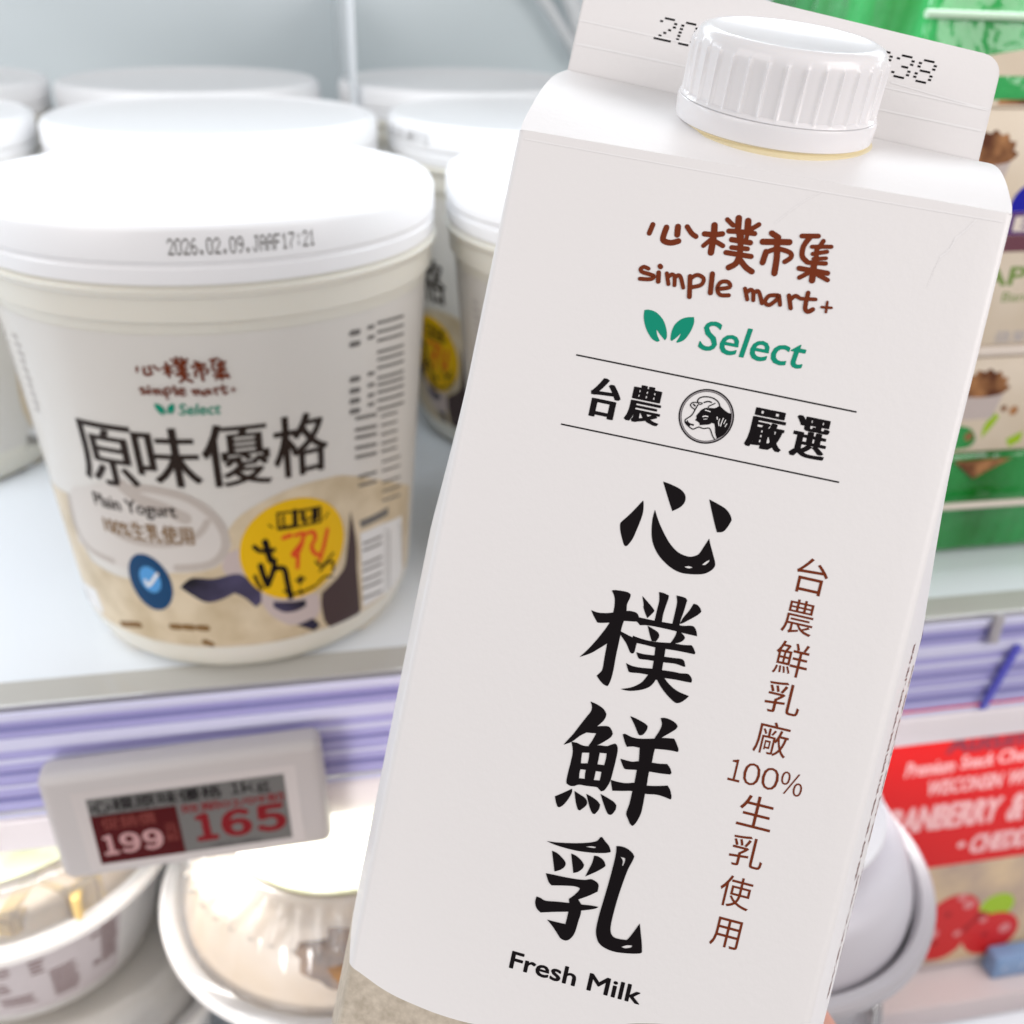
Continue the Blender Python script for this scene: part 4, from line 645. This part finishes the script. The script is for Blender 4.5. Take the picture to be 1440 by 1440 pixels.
# screw cap on the front gable panel
P0 = Vector((36.0, 19.6, -11.0)); nrm = Vector((0, -0.489, -0.873)); P0 = P0 + nrm * 0.6
axis = Vector((0, nrm.y, -nrm.z)).normalized()
xa = Vector((1, 0, 0)); ya = axis.cross(xa)
CAPM = Matrix.Translation(loc(P0.x, P0.y, P0.z)) @ Matrix((xa, ya, axis)).transposed().to_4x4()
def capped(name, bm, m, par=carton, sm=35):
    bm.transform(CAPM); return link(name, bm, m, par, sm)
capped('neck', lathe([(0.0157, -0.0012), (0.01575, 0.0002), (0.0150, 0.0004), (0.0150, 0.002)], 96, True), M['neck'])
NR = 34
def rib(r, z, a):
    if not (0.0046 < z < 0.0122): return r
    ph = (a / (2 * PI) * NR) % 1.0
    return r + (0.00040 * max(0, 1 - abs(ph - 0.5) / 0.13) if z < 0.0121 else 0)
cp = capped('cap', lathe([(0.0153, 0.0041), (0.0151, 0.0044), (0.0147, 0.0047), (0.01463, 0.0110), (0.0146, 0.0119), (0.01455, 0.0123), (0.0143, 0.0130), (0.0138, 0.0136), (0.0128, 0.0140), (0.0122, 0.0140),
                   (0.0112, 0.0137), (0.0, 0.0136)], NR * 10, False, False, rib), M['cap'])
capped('tamper_ring', lathe([(0.0150, 0.0006), (0.0154, 0.0008), (0.01555, 0.0034), (0.0154, 0.0039), (0.0152, 0.00405), (0.0148, 0.0041)], 128), M['cap'], cp)
# printing on the front
bm = bmesh.new()
for i, sh in enumerate(TITLE): put_poly(bm, sh, on_front, 0.05 + i * 0.0012)
link('title_lettering', bm, M['ink'], body)
bm = bmesh.new()
for i, (w, p) in enumerate(LOGO): put_stroke(bm, w * 1.22, p, on_front, 0.05 + i * 0.0012)
link('logo_lettering', bm, M['brown'], body)
bm = bmesh.new()
for sh in LEAF: put_poly(bm, sh, on_front, 0.05)
put_text(bm, 'Select', SEL, on_front, 0.05, 0.07, 0.03); link('leaf_mark_lettering', bm, M['green_ink'], body)
bm = bmesh.new()
for w, p in RULES: put_stroke(bm, 0.22, p, on_front, 0.05, 1, False)
link('rule_lines', bm, M['ink'], body)
bm = bmesh.new()
for ch, bx in TB: put_text(bm, ch, bx, on_front, 0.05, 0.27, 0, None, 0.14)
link('slogan_lettering', bm, M['ink'], body)
(cx, cy), cr = COWC
def ringp(bm, r0, r1, lift):
    n_ = 72; V = [(cx + r * math.cos(2 * PI * i / n_), cy + r * math.sin(2 * PI * i / n_)) for i in range(n_) for r in (r0, r1)]
    put_tris(bm, V, [(2 * i, 2 * i + 1, (2 * i + 3) % (2 * n_), (2 * i + 2) % (2 * n_)) for i in range(n_)], on_front, lift)
bm = bmesh.new(); ringp(bm, cr - 0.20, cr, 0.05); ringp(bm, cr - 0.42, cr - 0.36, 0.05)
for i, sh in enumerate(COWP): put_poly(bm, sh, on_front, 0.054 + i * 0.0012)
for i, (w, p) in enumerate(COWS): put_stroke(bm, max(w, 0.12), p, on_front, 0.06 + i * 0.0012)
em = link('cow_emblem', bm, M['ink'], body)
bm = bmesh.new(); ringp(bm, cr - 0.37, cr - 0.15, 0.045); link('grey_ring', bm, M['ring_grey'], em)
bm = bmesh.new()
for i, (w, p) in enumerate(COWW): put_stroke(bm, w, p, on_front, 0.075 + i * 0.0012)
link('emblem_highlights', bm, M['paper_plain'], em)
bm = bmesh.new()
for ch, bx in COL_TEXT: (put_digits if ch == '100%' else put_text)(bm, ch, bx, on_front, 0.05)
link('claim_lettering', bm, M['brown'], body)
bm = bmesh.new(); put_text(bm, 'Fresh Milk', FRESH, on_front, 0.05, 0.09); link('english_lettering', bm, M['ink'], body)
bm = bmesh.new()
for i, (w, p) in enumerate(CREASE): put_stroke(bm, w * 1.1, p, on_front, 0.05 + i * 0.004)
link('crease', bm, M['crease'], body)
bm = bmesh.new(); put_stroke(bm, 0.2, [(1.2, 1.25), (35, 1.45), (68.8, 1.3)], on_front, 0.05, 1, False); link('fold_highlight', bm, M['crease'], body)  # pale stroke painting the highlight line along the fold
bm = bmesh.new()
def vert(v, zd, lift): return on_side(zd, v, lift)
for k, (tx, v0, v1) in enumerate((('鮮乳保存期限請參考包裝', 62, 100), ('保存方法需冷藏', 100, 121), ('營養標示每份量', 66, 96), ('成分生乳', 100, 118), ('原料原產地台灣', 60, 92))):
    put_text(bm, tx, (v0, v1, 7.5 + k * 3.0, 9.5 + k * 3.0), vert, 0.03)
link('side_lettering', bm, M['brown'], body)

# ------------------------------------------------------------------ the hand that holds the carton (mostly below the frame)
hv, he, hr = [], [], []
def joint(p, r, prev=None):
    hv.append(loc(*p)); hr.append(r * 0.001)
    if prev is not None: he.append((prev, len(hv) - 1))
    return len(hv) - 1
wr = joint((30, 100, 245), 22); palm = joint((38, 94, 206), 20, wr)
kn = []
for i, v in enumerate((160.5, 178, 194, 209)):
    k0 = joint((60 + 2 * i * 0.5, 90, v + 6), 11 - i * 0.5, palm)
    k1 = joint((83, 84, v), 9.0 - 0.5 * i, k0)
    k2 = joint((88.5, 58, v - 2), 8.2 - 0.5 * i, k1)
    k3 = joint((85.5 - 0.3 * i, 34, v - 3), 7.5 - 0.5 * i, k2)
    k4 = joint((80.5, 15, v - 4), 6.3 - 0.5 * i, k3)
    kn.append((v - 4, 6.3 - 0.5 * i))
t0 = joint((8, 92, 214), 12, palm); t1 = joint((-13, 80, 204), 10.5, t0); t2 = joint((-17, 52, 194), 9, t1); t3 = joint((-12.5, 28, 188), 7.6, t2)
me = bpy.data.meshes.new('hand'); me.from_pydata([tuple(v) for v in hv], he, []); me.materials.append(M['skin'])
hand = bpy.data.objects.new('person', me); COL.objects.link(hand)
sk = hand.modifiers.new('skin', 'SKIN'); sk.use_smooth_shade = True
for i, r in enumerate(hr): me.skin_vertices[0].data[i].radius = (r, r)
me.skin_vertices[0].data[0].use_root = True
ss = hand.modifiers.new('sub', 'SUBSURF'); ss.levels = 2; ss.render_levels = 2
hand.matrix_world = CM
hand['label'] = 'hand gripping the milk carton from behind, one fingertip showing at its lower right edge'; hand['category'] = 'hand'

# ------------------------------------------------------------------ dessert tubs on the lower shelf
TUB_GROUP = 'dessert tubs stacked on the lower shelf'
def tub_body(t, m):
    return link('tub', lathe([(0.0, 0.001), (0.040, 0.001), (0.0425, 0.0), (0.0445, 0.002), (0.0545, 0.044), (0.0560, 0.0475), (0.0605, 0.0482), (0.0618, 0.0495), (0.0618, 0.0525), (0.0605, 0.0540), (0.0570, 0.0540), (0.0555, 0.0520), (0.0545, 0.046)], 96), m, t, 35)
def ribbed_lid(t, nr=46):
    def rf(r, z, a):
        if 0.0765 < z < 0.0825: return r + 0.0026 * max(-0.45, math.sin(a * nr))
        return r
    return link('lid', lathe([(0.0612, 0.0545), (0.0590, 0.0552), (0.0562, 0.0552), (0.0552, 0.058), (0.0508, 0.0760), (0.0503, 0.0772), (0.0480, 0.0790), (0.0455, 0.0805), (0.0428, 0.0820), (0.0415, 0.0830), (0.0400, 0.0836), (0.0385, 0.0836), (0.0380, 0.0825), (0.0, 0.0825)], nr * 8, False, False, rf), M['clear'], t, 50)
def plain_lid(t, m='clear'):
    return link('lid', lathe([(0.0612, 0.0545), (0.0590, 0.0553), (0.0568, 0.0556), (0.0560, 0.062), (0.0550, 0.0720), (0.0535, 0.0745), (0.0515, 0.0750), (0.0500, 0.0742), (0.0, 0.0742)], 96), M[m], t, 50)
def tub(label, loc_, kind, tm='tub', fm='pudding', cake=True):
    t = thing('dessert_tub', label, 'dessert tub', loc_, TUB_GROUP)
    tub_body(t, M[tm])
    link('filling', lathe([(0.0, 0.0740), (0.040, 0.0735), (0.0475, 0.0715), (0.0500, 0.0670), (0.0538, 0.0550), (0.0538, 0.044)] if kind == 'ribbed' else [(0.0, 0.0640), (0.035, 0.0635), (0.050, 0.0620), (0.0535, 0.0585), (0.0538, 0.044)], 64), M[fm], t, 60)
    if kind == 'ribbed':
        ld = ribbed_lid(t, 46 if cake else 0)
        if cake:
            bm = bmesh.new(); bmesh.ops.create_icosphere(bm, subdivisions=3, radius=1)
            for v in bm.verts:
                v.co = Vector((v.co.x * 0.017, v.co.y * 0.0085, v.co.z * 0.0085)) * (1 + 0.14 * math.sin(v.co.x * 7 + v.co.y * 5)) + Vector((-0.002, -0.0446, 0.0655))
            link('cake_slice', bm, M['cake'], t, 60)
        link('top_label', lathe([(0.0, 0.0842), (0.0365 if cake else 0.0400, 0.0842), (0.0367 if cake else 0.0402, 0.0830)], 64), M['toplabel' if cake else 'lid'], ld)
    else:
        ld = plain_lid(t)
        if kind == 'plain': link('top_label', lathe([(0.0, 0.0750), (0.0485, 0.0750), (0.0487, 0.0746)], 64), M['toplabel'], ld)
    return t
A = tub('beige dessert tub with maroon text label, top of the stack at lower left', (-0.128, 0.056, -0.1525), 'plain')
def on_tub(th, zmm, lift):
    a = math.radians(th); z = zmm * 0.001; r = 0.0445 + (0.0545 - 0.0445) * (z - 0.002) / 0.042 + lift * 0.001
    return Vector((r * math.sin(a), -r * math.cos(a), z))
bm = bmesh.new(); put_poly(bm, [[(-40, 42.5), (5, 42.5), (51, 42.5), (49, 6), (5, 6), (-36, 6)]], on_tub, 0.15, 4, 1); tl = link('side_label', bm, M['tublabel'], A)
bm = bmesh.new(); i = 0
for th0, th1, z0, z1, nl in ((-30, -9, 40, 33, 3), (-29, -23, 33, 9, 6), (-22, -12, 29, 22, 3), (-18, -4, 19, 12, 3), (-3, 3, 40, 30, 4), (3, 14, 30, 11, 9), (20, 24, 38, 35, 1), (24, 32, 40, 16, 11), (20, 24, 21, 17, 2)):
    for q in range(nl):
        z = z0 - (z0 - z1) * (q + 0.5) / nl
        put_stroke(bm, min(1.4, (z0 - z1) / nl * 0.42), [(th0 + 17, z), (th1 + 17 - random.random() * 2, z)], on_tub, 0.2 + i * 0.004, 57.3 / 50, False); i += 1
link('label_text', bm, M['maroon'], tl)
bm = bmesh.new()
for k, (th, zz) in enumerate(((-22, 0.0575), (4, 0.0590), (22, 0.0570), (-45, 0.0580))):
    a = math.radians(th + 12); b3 = bmesh.new(); bmesh.ops.create_cube(b3, size=1.0)
    for v in b3.verts: v.co = Vector((0.0462 * math.sin(a), -0.0462 * math.cos(a), zz)) + Matrix.Rotation(a + k, 3, 'Z') @ Vector((v.co.x * 0.020, v.co.y * 0.009, v.co.z * 0.010))
    bmesh.ops.bevel(b3, geom=list(b3.edges), offset=0.002, segments=2, affect='EDGES')
    link('fruit_piece', b3, M['amber'], A, 50)
bm.free()
B = tub('dessert tub with ribbed clear lid and brown cake, below the price tag', (-0.0045, 0.0170, -0.1570), 'ribbed')
B.scale = (1.07, 1.07, 1.04)
tub('lower dessert tub, under the tub with the maroon text label', (-0.118, 0.060, -0.2495), 'unlabelled', 'tub', 'creamfill').scale = (1, 1, 1.285)
tub('lower dessert tub, under the ribbed-lid cake tub', (0.010, 0.030, -0.2495), 'unlabelled', 'tub', 'creamfill').scale = (1, 1, 1.225)
tub('grey dessert bowl with smooth clear lid, right of the milk carton beside the red box', (0.1375, -0.0190, -0.1360), 'ribbed', 'greytub', 'greyfill', False)
tub('lower grey dessert bowl, under the bowl beside the red box', (0.1375, -0.0190, -0.2497), 'unlabelled', 'greytub', 'greyfill').scale = (1, 1, 1.505)

# ------------------------------------------------------------------ boxes at lower right
def boxthing(name, label, cat, x0, x1, y0, y1, z0, z1, m, part='box', group=None):
    t = thing(name, label, cat, ((x0 + x1) / 2, (y0 + y1) / 2, z0), group)
    w, d, h = x1 - x0, y1 - y0, z1 - z0
    bm = bmesh.new(); add_box(bm, -w / 2, w / 2, -d / 2, d / 2, 0, h); bevel(bm, 0.0012, 2)
    b_ = link(part, bm, m, t, 40)
    def fn(u, v, lift, X0=x0, Z0=z0): return Vector((u * 0.001 - (x0 + x1) / 2, -d / 2 - lift * 0.001, v * 0.001 - z0))
    return t, b_, fn
rb, rbb, fr = boxthing('cheese_box', 'red cheese box with pale lettering and cranberry picture under the right shelf', 'cheese box', 0.196, 0.352, 0.030, 0.075, -0.2335, -0.062, M['boxwhite'])
def box_poly(name, bm_shapes, fn, lift, m, par, k=1):
    bm = bmesh.new()
    for i, s in enumerate(bm_shapes): put_poly(bm, [s], fn, lift + i * 0.004, None, k)
    return link(name, bm, m, par)
rf_ = box_poly('red_field', [[(197.5, -63.5), (350.5, -63.5), (350.5, -161), (197.5, -161)]], fr, 0.05, M['red'], rbb)
box_poly('cheese_picture', [[(197.5, -161.2), (350.5, -161.2), (350.5, -229), (197.5, -229)]], fr, 0.05, M['cheese'], rbb)
RT = [('Premium', (228.4, 251.0, -95.3, -103.7), 0.01), ('Snack', (253.5, 269.5, -94.8, -102.5), 0.01), ('Cheese', (271.0, 295.0, -94.3, -102.0), 0.01),
      ('WISCONSIN', (240.8, 276.5, -107.2, -115.9), 0.012), ('WHITE', (279.0, 299.0, -106.9, -115.5), 0.012),
      ('CRANBERRY', (219.0, 280.5, -121.5, -137.0), 0.03), ('&', (284.3, 293.0, -120.6, -137.5), 0.03), ('CHEDDAR', (270.6, 312.0, -143.2, -155.2), 0.03)]
RDOT = (266.1, -148.6)
PLUM = [('Autumn', (244.7, 291.0, -83.0, -93.1))]
BERRY = [((273.7, -194.5), 13.0), ((271.0, -213.5), 12.5), ((297.5, -212.5), 14.5), ((285.5, -206.0), 11.0)]
BERRYH = [((304.5, -210.0), 3.2), ((265.2, -207.0), 3.6), ((280.4, -189.5), 3.0), ((275.7, -184.0), 2.4), ((279.0, -209.0), 2.2), ((291.0, -202.0), 2.0)]
LIME = ((296.0, -194.0), 9.0)
BLUE = (0.2975, 0.0205, -0.2344, -0.2205)
bm = bmesh.new()
for s_, bx, of in RT: put_text(bm, s_, bx, fr, 0.10, of * 25)
put_poly(bm, [[(RDOT[0] + 2.0 * math.cos(2 * PI * i / 16), RDOT[1] + 2.0 * math.sin(2 * PI * i / 16)) for i in range(16)]], fr, 0.10, None, 1)
link('box_lettering', bm, M['redtext'], rf_)
bm = bmesh.new(); put_text(bm, *PLUM[0], fr, 0.10, 0.6); link('maker_lettering', bm, M['plum'], rf_)
def circ(c, r): return [(c[0] + r * math.cos(2 * PI * i / 28), c[1] + r * math.sin(2 * PI * i / 28)) for i in range(28)]
for i, (c, r) in enumerate(BERRY): box_poly('cranberry_picture', [circ(c, r)], fr, 0.10 + (0.006 * i if i < 3 else -0.008), M['berry' if i < 3 else 'berry2'], rbb)
for (cx0, cy0), r in BERRY[:3]: box_poly('cranberry_crown_picture', [[(cx0 - 3 + 2.6 * math.cos(2 * PI * i / 10) * (1 if i % 2 else 0.5), cy0 + 2.6 * math.sin(2 * PI * i / 10) * (1 if i % 2 else 0.5)) for i in range(10)]], fr, 0.125, M['berry2'], rbb, 1)
for c, r in BERRYH: box_poly('cranberry_highlight', [circ(c, r)], fr, 0.16, M['berry_hi'], rbb)
box_poly('leaf_picture', [circ(LIME[0], LIME[1])], fr, 0.08, M['lime'], rbb)
wb, wbb, fw_ = boxthing('white_box', 'plain pale box lying flat under the red cheese box', 'box', 0.205, 0.372, 0.012, 0.09, -0.2495, -0.2345, M['boxwhite'])
bl = boxthing('blue_pack', 'small blue printed pack standing in front of the red cheese box', 'pack', BLUE[0], 0.36, 0.0205, 0.0292, BLUE[2], BLUE[3], M['boxblue'], 'pack_body')
bm = bmesh.new()
put_text(bm, 'CHEESE', (BLUE[0] * 1000 + 4, BLUE[0] * 1000 + 50, BLUE[3] * 1000 - 3, BLUE[2] * 1000 + 4), bl[2], 0.06)
link('pack_lettering', bm, M['boxblue2'], bl[1])

# ------------------------------------------------------------------ granola yogurt packs on the upper shelf, right
def cup_print(par, fn, cx_, zc, sc=1.0):
    box_poly('cup_picture', [[(cx_ - 13 * sc, zc), (cx_ + 13 * sc, zc), (cx_ + 9 * sc, zc - 17 * sc), (cx_ - 9 * sc, zc - 17 * sc)]], fn, 0.06, M['cup_print'], par)
    pts = []
    for i in range(22):
        a = PI * i / 21; r = 1 + 0.10 * math.sin(i * 2.1)
        pts.append((cx_ + 14 * sc * math.cos(a) * r, zc - 1 + 11 * sc * math.sin(a) * r))
    pts += [(cx_ - 10 * sc, zc - 4 * sc), (cx_, zc - 5 * sc), (cx_ + 10 * sc, zc - 4 * sc)]
    box_poly('granola_picture', [pts], fn, 0.10, M['granola'], par, 3)
def tray(par, x0, x1, y0, y1, z0, z1, name='green_tray', m='green_tray', flare=0.006):
    bm = bmesh.new(); vs = add_box(bm, x0, x1, y0, y1, z0, z1)
    cx_, cy_ = (x0 + x1) / 2, (y0 + y1) / 2
    for v in bm.verts:
        if abs(v.co.z - z0) < 1e-6:
            v.co.x += flare * (1 if v.co.x < cx_ else -1); v.co.y += flare * (1 if v.co.y < cy_ else -1)
    bevel(bm, 0.004, 3)
    o = link(name, bm, M[m], par, 40)
    return o
PX0, PX1, PY0, PY1 = 0.1755, 0.3295, 0.0325, 0.112
PG = 'granola yogurt packs stacked at the right end of the shelf'
pxc, pyc = (PX0 + PX1) / 2, (PY0 + PY1) / 2; hw, hd = (PX1 - PX0) / 2, (PY1 - PY0) / 2
def pack_low(label, loc_):
    t = thing('granola_pack', label, 'yogurt pack', loc_, PG)
    tr_ = tray(t, -hw, hw, -hd, hd, 0.0005, 0.0455)
    bm = bmesh.new(); tube(bm, [(-hw + 0.004, -hd - 0.001, 0.031), (-hw + 0.018, -hd - 0.002, 0.026), (0.0, -hd - 0.002, 0.0255), (hw - 0.004, -hd - 0.002, 0.027)], 0.0013); link('white_edge', bm, M['sleeve_edge'], tr_, 60)
    bm = bmesh.new(); add_box(bm, -hw + 0.001, hw - 0.001, -hd + 0.0006, hd - 0.001, 0.0456, 0.0810); bevel(bm, 0.001, 2); sl = link('sleeve', bm, M['cream'], t, 40)
    def fn(u, v, lift): return Vector((u * 0.001, -hd + 0.0006 - lift * 0.001, v * 0.001))
    cup_print(sl, fn, -31.0, 70.0, 0.68)
    box_poly('leaf_picture', [[(-50, 58), (-40, 57), (-32, 55), (-29, 51), (-32, 47.5), (-50, 47)]], fn, 0.04, M['green_tray'], sl, 3)
    box_poly('apple_leaf_picture', [[(-27, 51), (-24, 55), (-22, 59), (-24, 60.5), (-27, 56)], [(-17, 50), (-11, 53), (-11, 49), (-15, 47)]], fn, 0.04, M['lime'], sl, 3)
    box_poly('granola_crumbs', [circ((-17, 61), 1.7), circ((-32, 52), 1.6), circ((-21, 62), 1.2)], fn, 0.06, M['granola'], sl)
    def fg(u, v, lift): return Vector((u * 0.001, -hd - 0.0004 - lift * 0.001 + (0.0455 - v * 0.001) * 0.13, v * 0.001))
    box_poly('red_picture', [[(-36, 43), (-13, 43), (-20, 39), (-26, 35)]], fg, 0.3, M['granola'], tr_, 2)
    return t
def pack_high(label, loc_):
    t = thing('granola_pack', label, 'yogurt pack', loc_, PG)
    bm = bmesh.new(); add_box(bm, -hw, hw, -hd, hd, 0.0035, 0.078); bevel(bm, 0.001, 2); sl = link('sleeve', bm, M['cream'], t, 40)
    bm = bmesh.new(); add_box(bm, -hw - 0.0008, hw + 0.0008, -hd - 0.0008, hd + 0.0008, 0.0, 0.0034); bevel(bm, 0.0008, 2); link('base_edge', bm, M['sleeve_edge'], sl, 40)
    def fn(u, v, lift): return Vector((u * 0.001, -hd - lift * 0.001, v * 0.001))
    # arched card front with a granola picture, standing in front of the green dome
    n_ = 24
    bm = bmesh.new(); pts = [(-76 * math.cos(PI * i / n_), 78.2 + 18 * abs(math.sin(PI * i / n_)) ** 0.6) for i in range(n_ + 1)]
    a = [bm.verts.new((x * 0.001, -hd, z * 0.001)) for x, z in pts]; b2 = [bm.verts.new((x * 0.001, -hd + 0.0012, z * 0.001)) for x, z in pts]
    bm.faces.new(a); bm.faces.new(b2[::-1])
    for k in range(len(pts)): bm.faces.new((a[k], b2[k], b2[(k + 1) % len(pts)], a[(k + 1) % len(pts)]))
    bmesh.ops.recalc_face_normals(bm, faces=bm.faces); link('arched_card', bm, M['cream'], sl, 40)
    box_poly('granola_heap_picture', [[(-51, 79), (-49, 82), (-45, 84), (-42, 88), (-30, 91), (0, 93), (25, 91), (42, 84), (46, 79)]], fn, 0.08, M['granola'], sl, 3)
    cup_print(sl, fn, -50.0, 65.0, 0.68)
    box_poly('blue_emblem', [[(-38.5, 47.5), (-38, 51), (-36, 54.5), (-30, 57), (-10, 58), (30, 58), (45, 54), (45, 47.5)]], fn, 0.04, M['navy'], sl, 2)
    box_poly('violet_band', [[(-38, 47.4), (60, 47.4), (60, 40.4), (-38, 40.4)]], fn, 0.05, M['violet'], sl)
    box_poly('plum_band', [[(-38, 40.3), (60, 40.3), (60, 35), (-38, 35)]], fn, 0.05, M['mauve'], sl)
    bm = bmesh.new(); put_text(bm, 'EASY', (-35.5, 8, 46.2, 41.4), fn, 0.10, 0.35); link('band_lettering', bm, M['sleeve_edge'], sl)
    bm = bmesh.new(); put_text(bm, 'APPLE', (-42.5, -6, 30.2, 24.0), fn, 0.06, 0.3); put_text(bm, 'Banana', (-33, -16, 21.8, 18.6), fn, 0.06); link('flavour_lettering', bm, M['leaf_txt'], sl)
    bm = bmesh.new(); put_text(bm, '蘋果優格', (-32, -8, 8.6, 4.2), fn, 0.06, 0.0); link('grey_lettering', bm, M['pale_print'], sl)
    dm = tray(t, -hw + 0.001, hw - 0.001, -hd + 0.003, hd - 0.001, 0.0785, 0.112, 'green_dome', 'green_tray', -0.004)
    bm = bmesh.new()
    for k in range(5): add_box(bm, -hw + 0.012 + k * 0.024, -hw + 0.022 + k * 0.024, -hd + 0.010, hd - 0.010, 0.1121, 0.1150)
    bevel(bm, 0.0014, 2); link('dome_rib', bm, M['green_tray'], dm, 40)
    bm = bmesh.new(); tube(bm, [(-hw - 0.002, -hd + 0.0005, 0.103), (0, -hd - 0.0005, 0.1015), (hw + 0.002, -hd + 0.0005, 0.103)], 0.0012); link('dome_rim', bm, M['green_rim'], dm, 60)
    return t
lowp = pack_low('cream and green granola yogurt pack directly on the shelf, right of the carton', (pxc, pyc, 0.0004))
highp = pack_high('upper granola yogurt pack with blue emblem and arched card, stacked at right', (pxc, pyc, 0.0822))
l2 = copy_tree(lowp); l2.location = (pxc + 0.028, pyc + 0.088, 0.0004); l2['label'] = 'lower granola pack in the second row, behind the front pack at right'
h2 = copy_tree(highp); h2.location = (pxc + 0.022, pyc + 0.088, 0.0822); h2['label'] = 'second-row granola pack whose green dome shows behind the carton top'
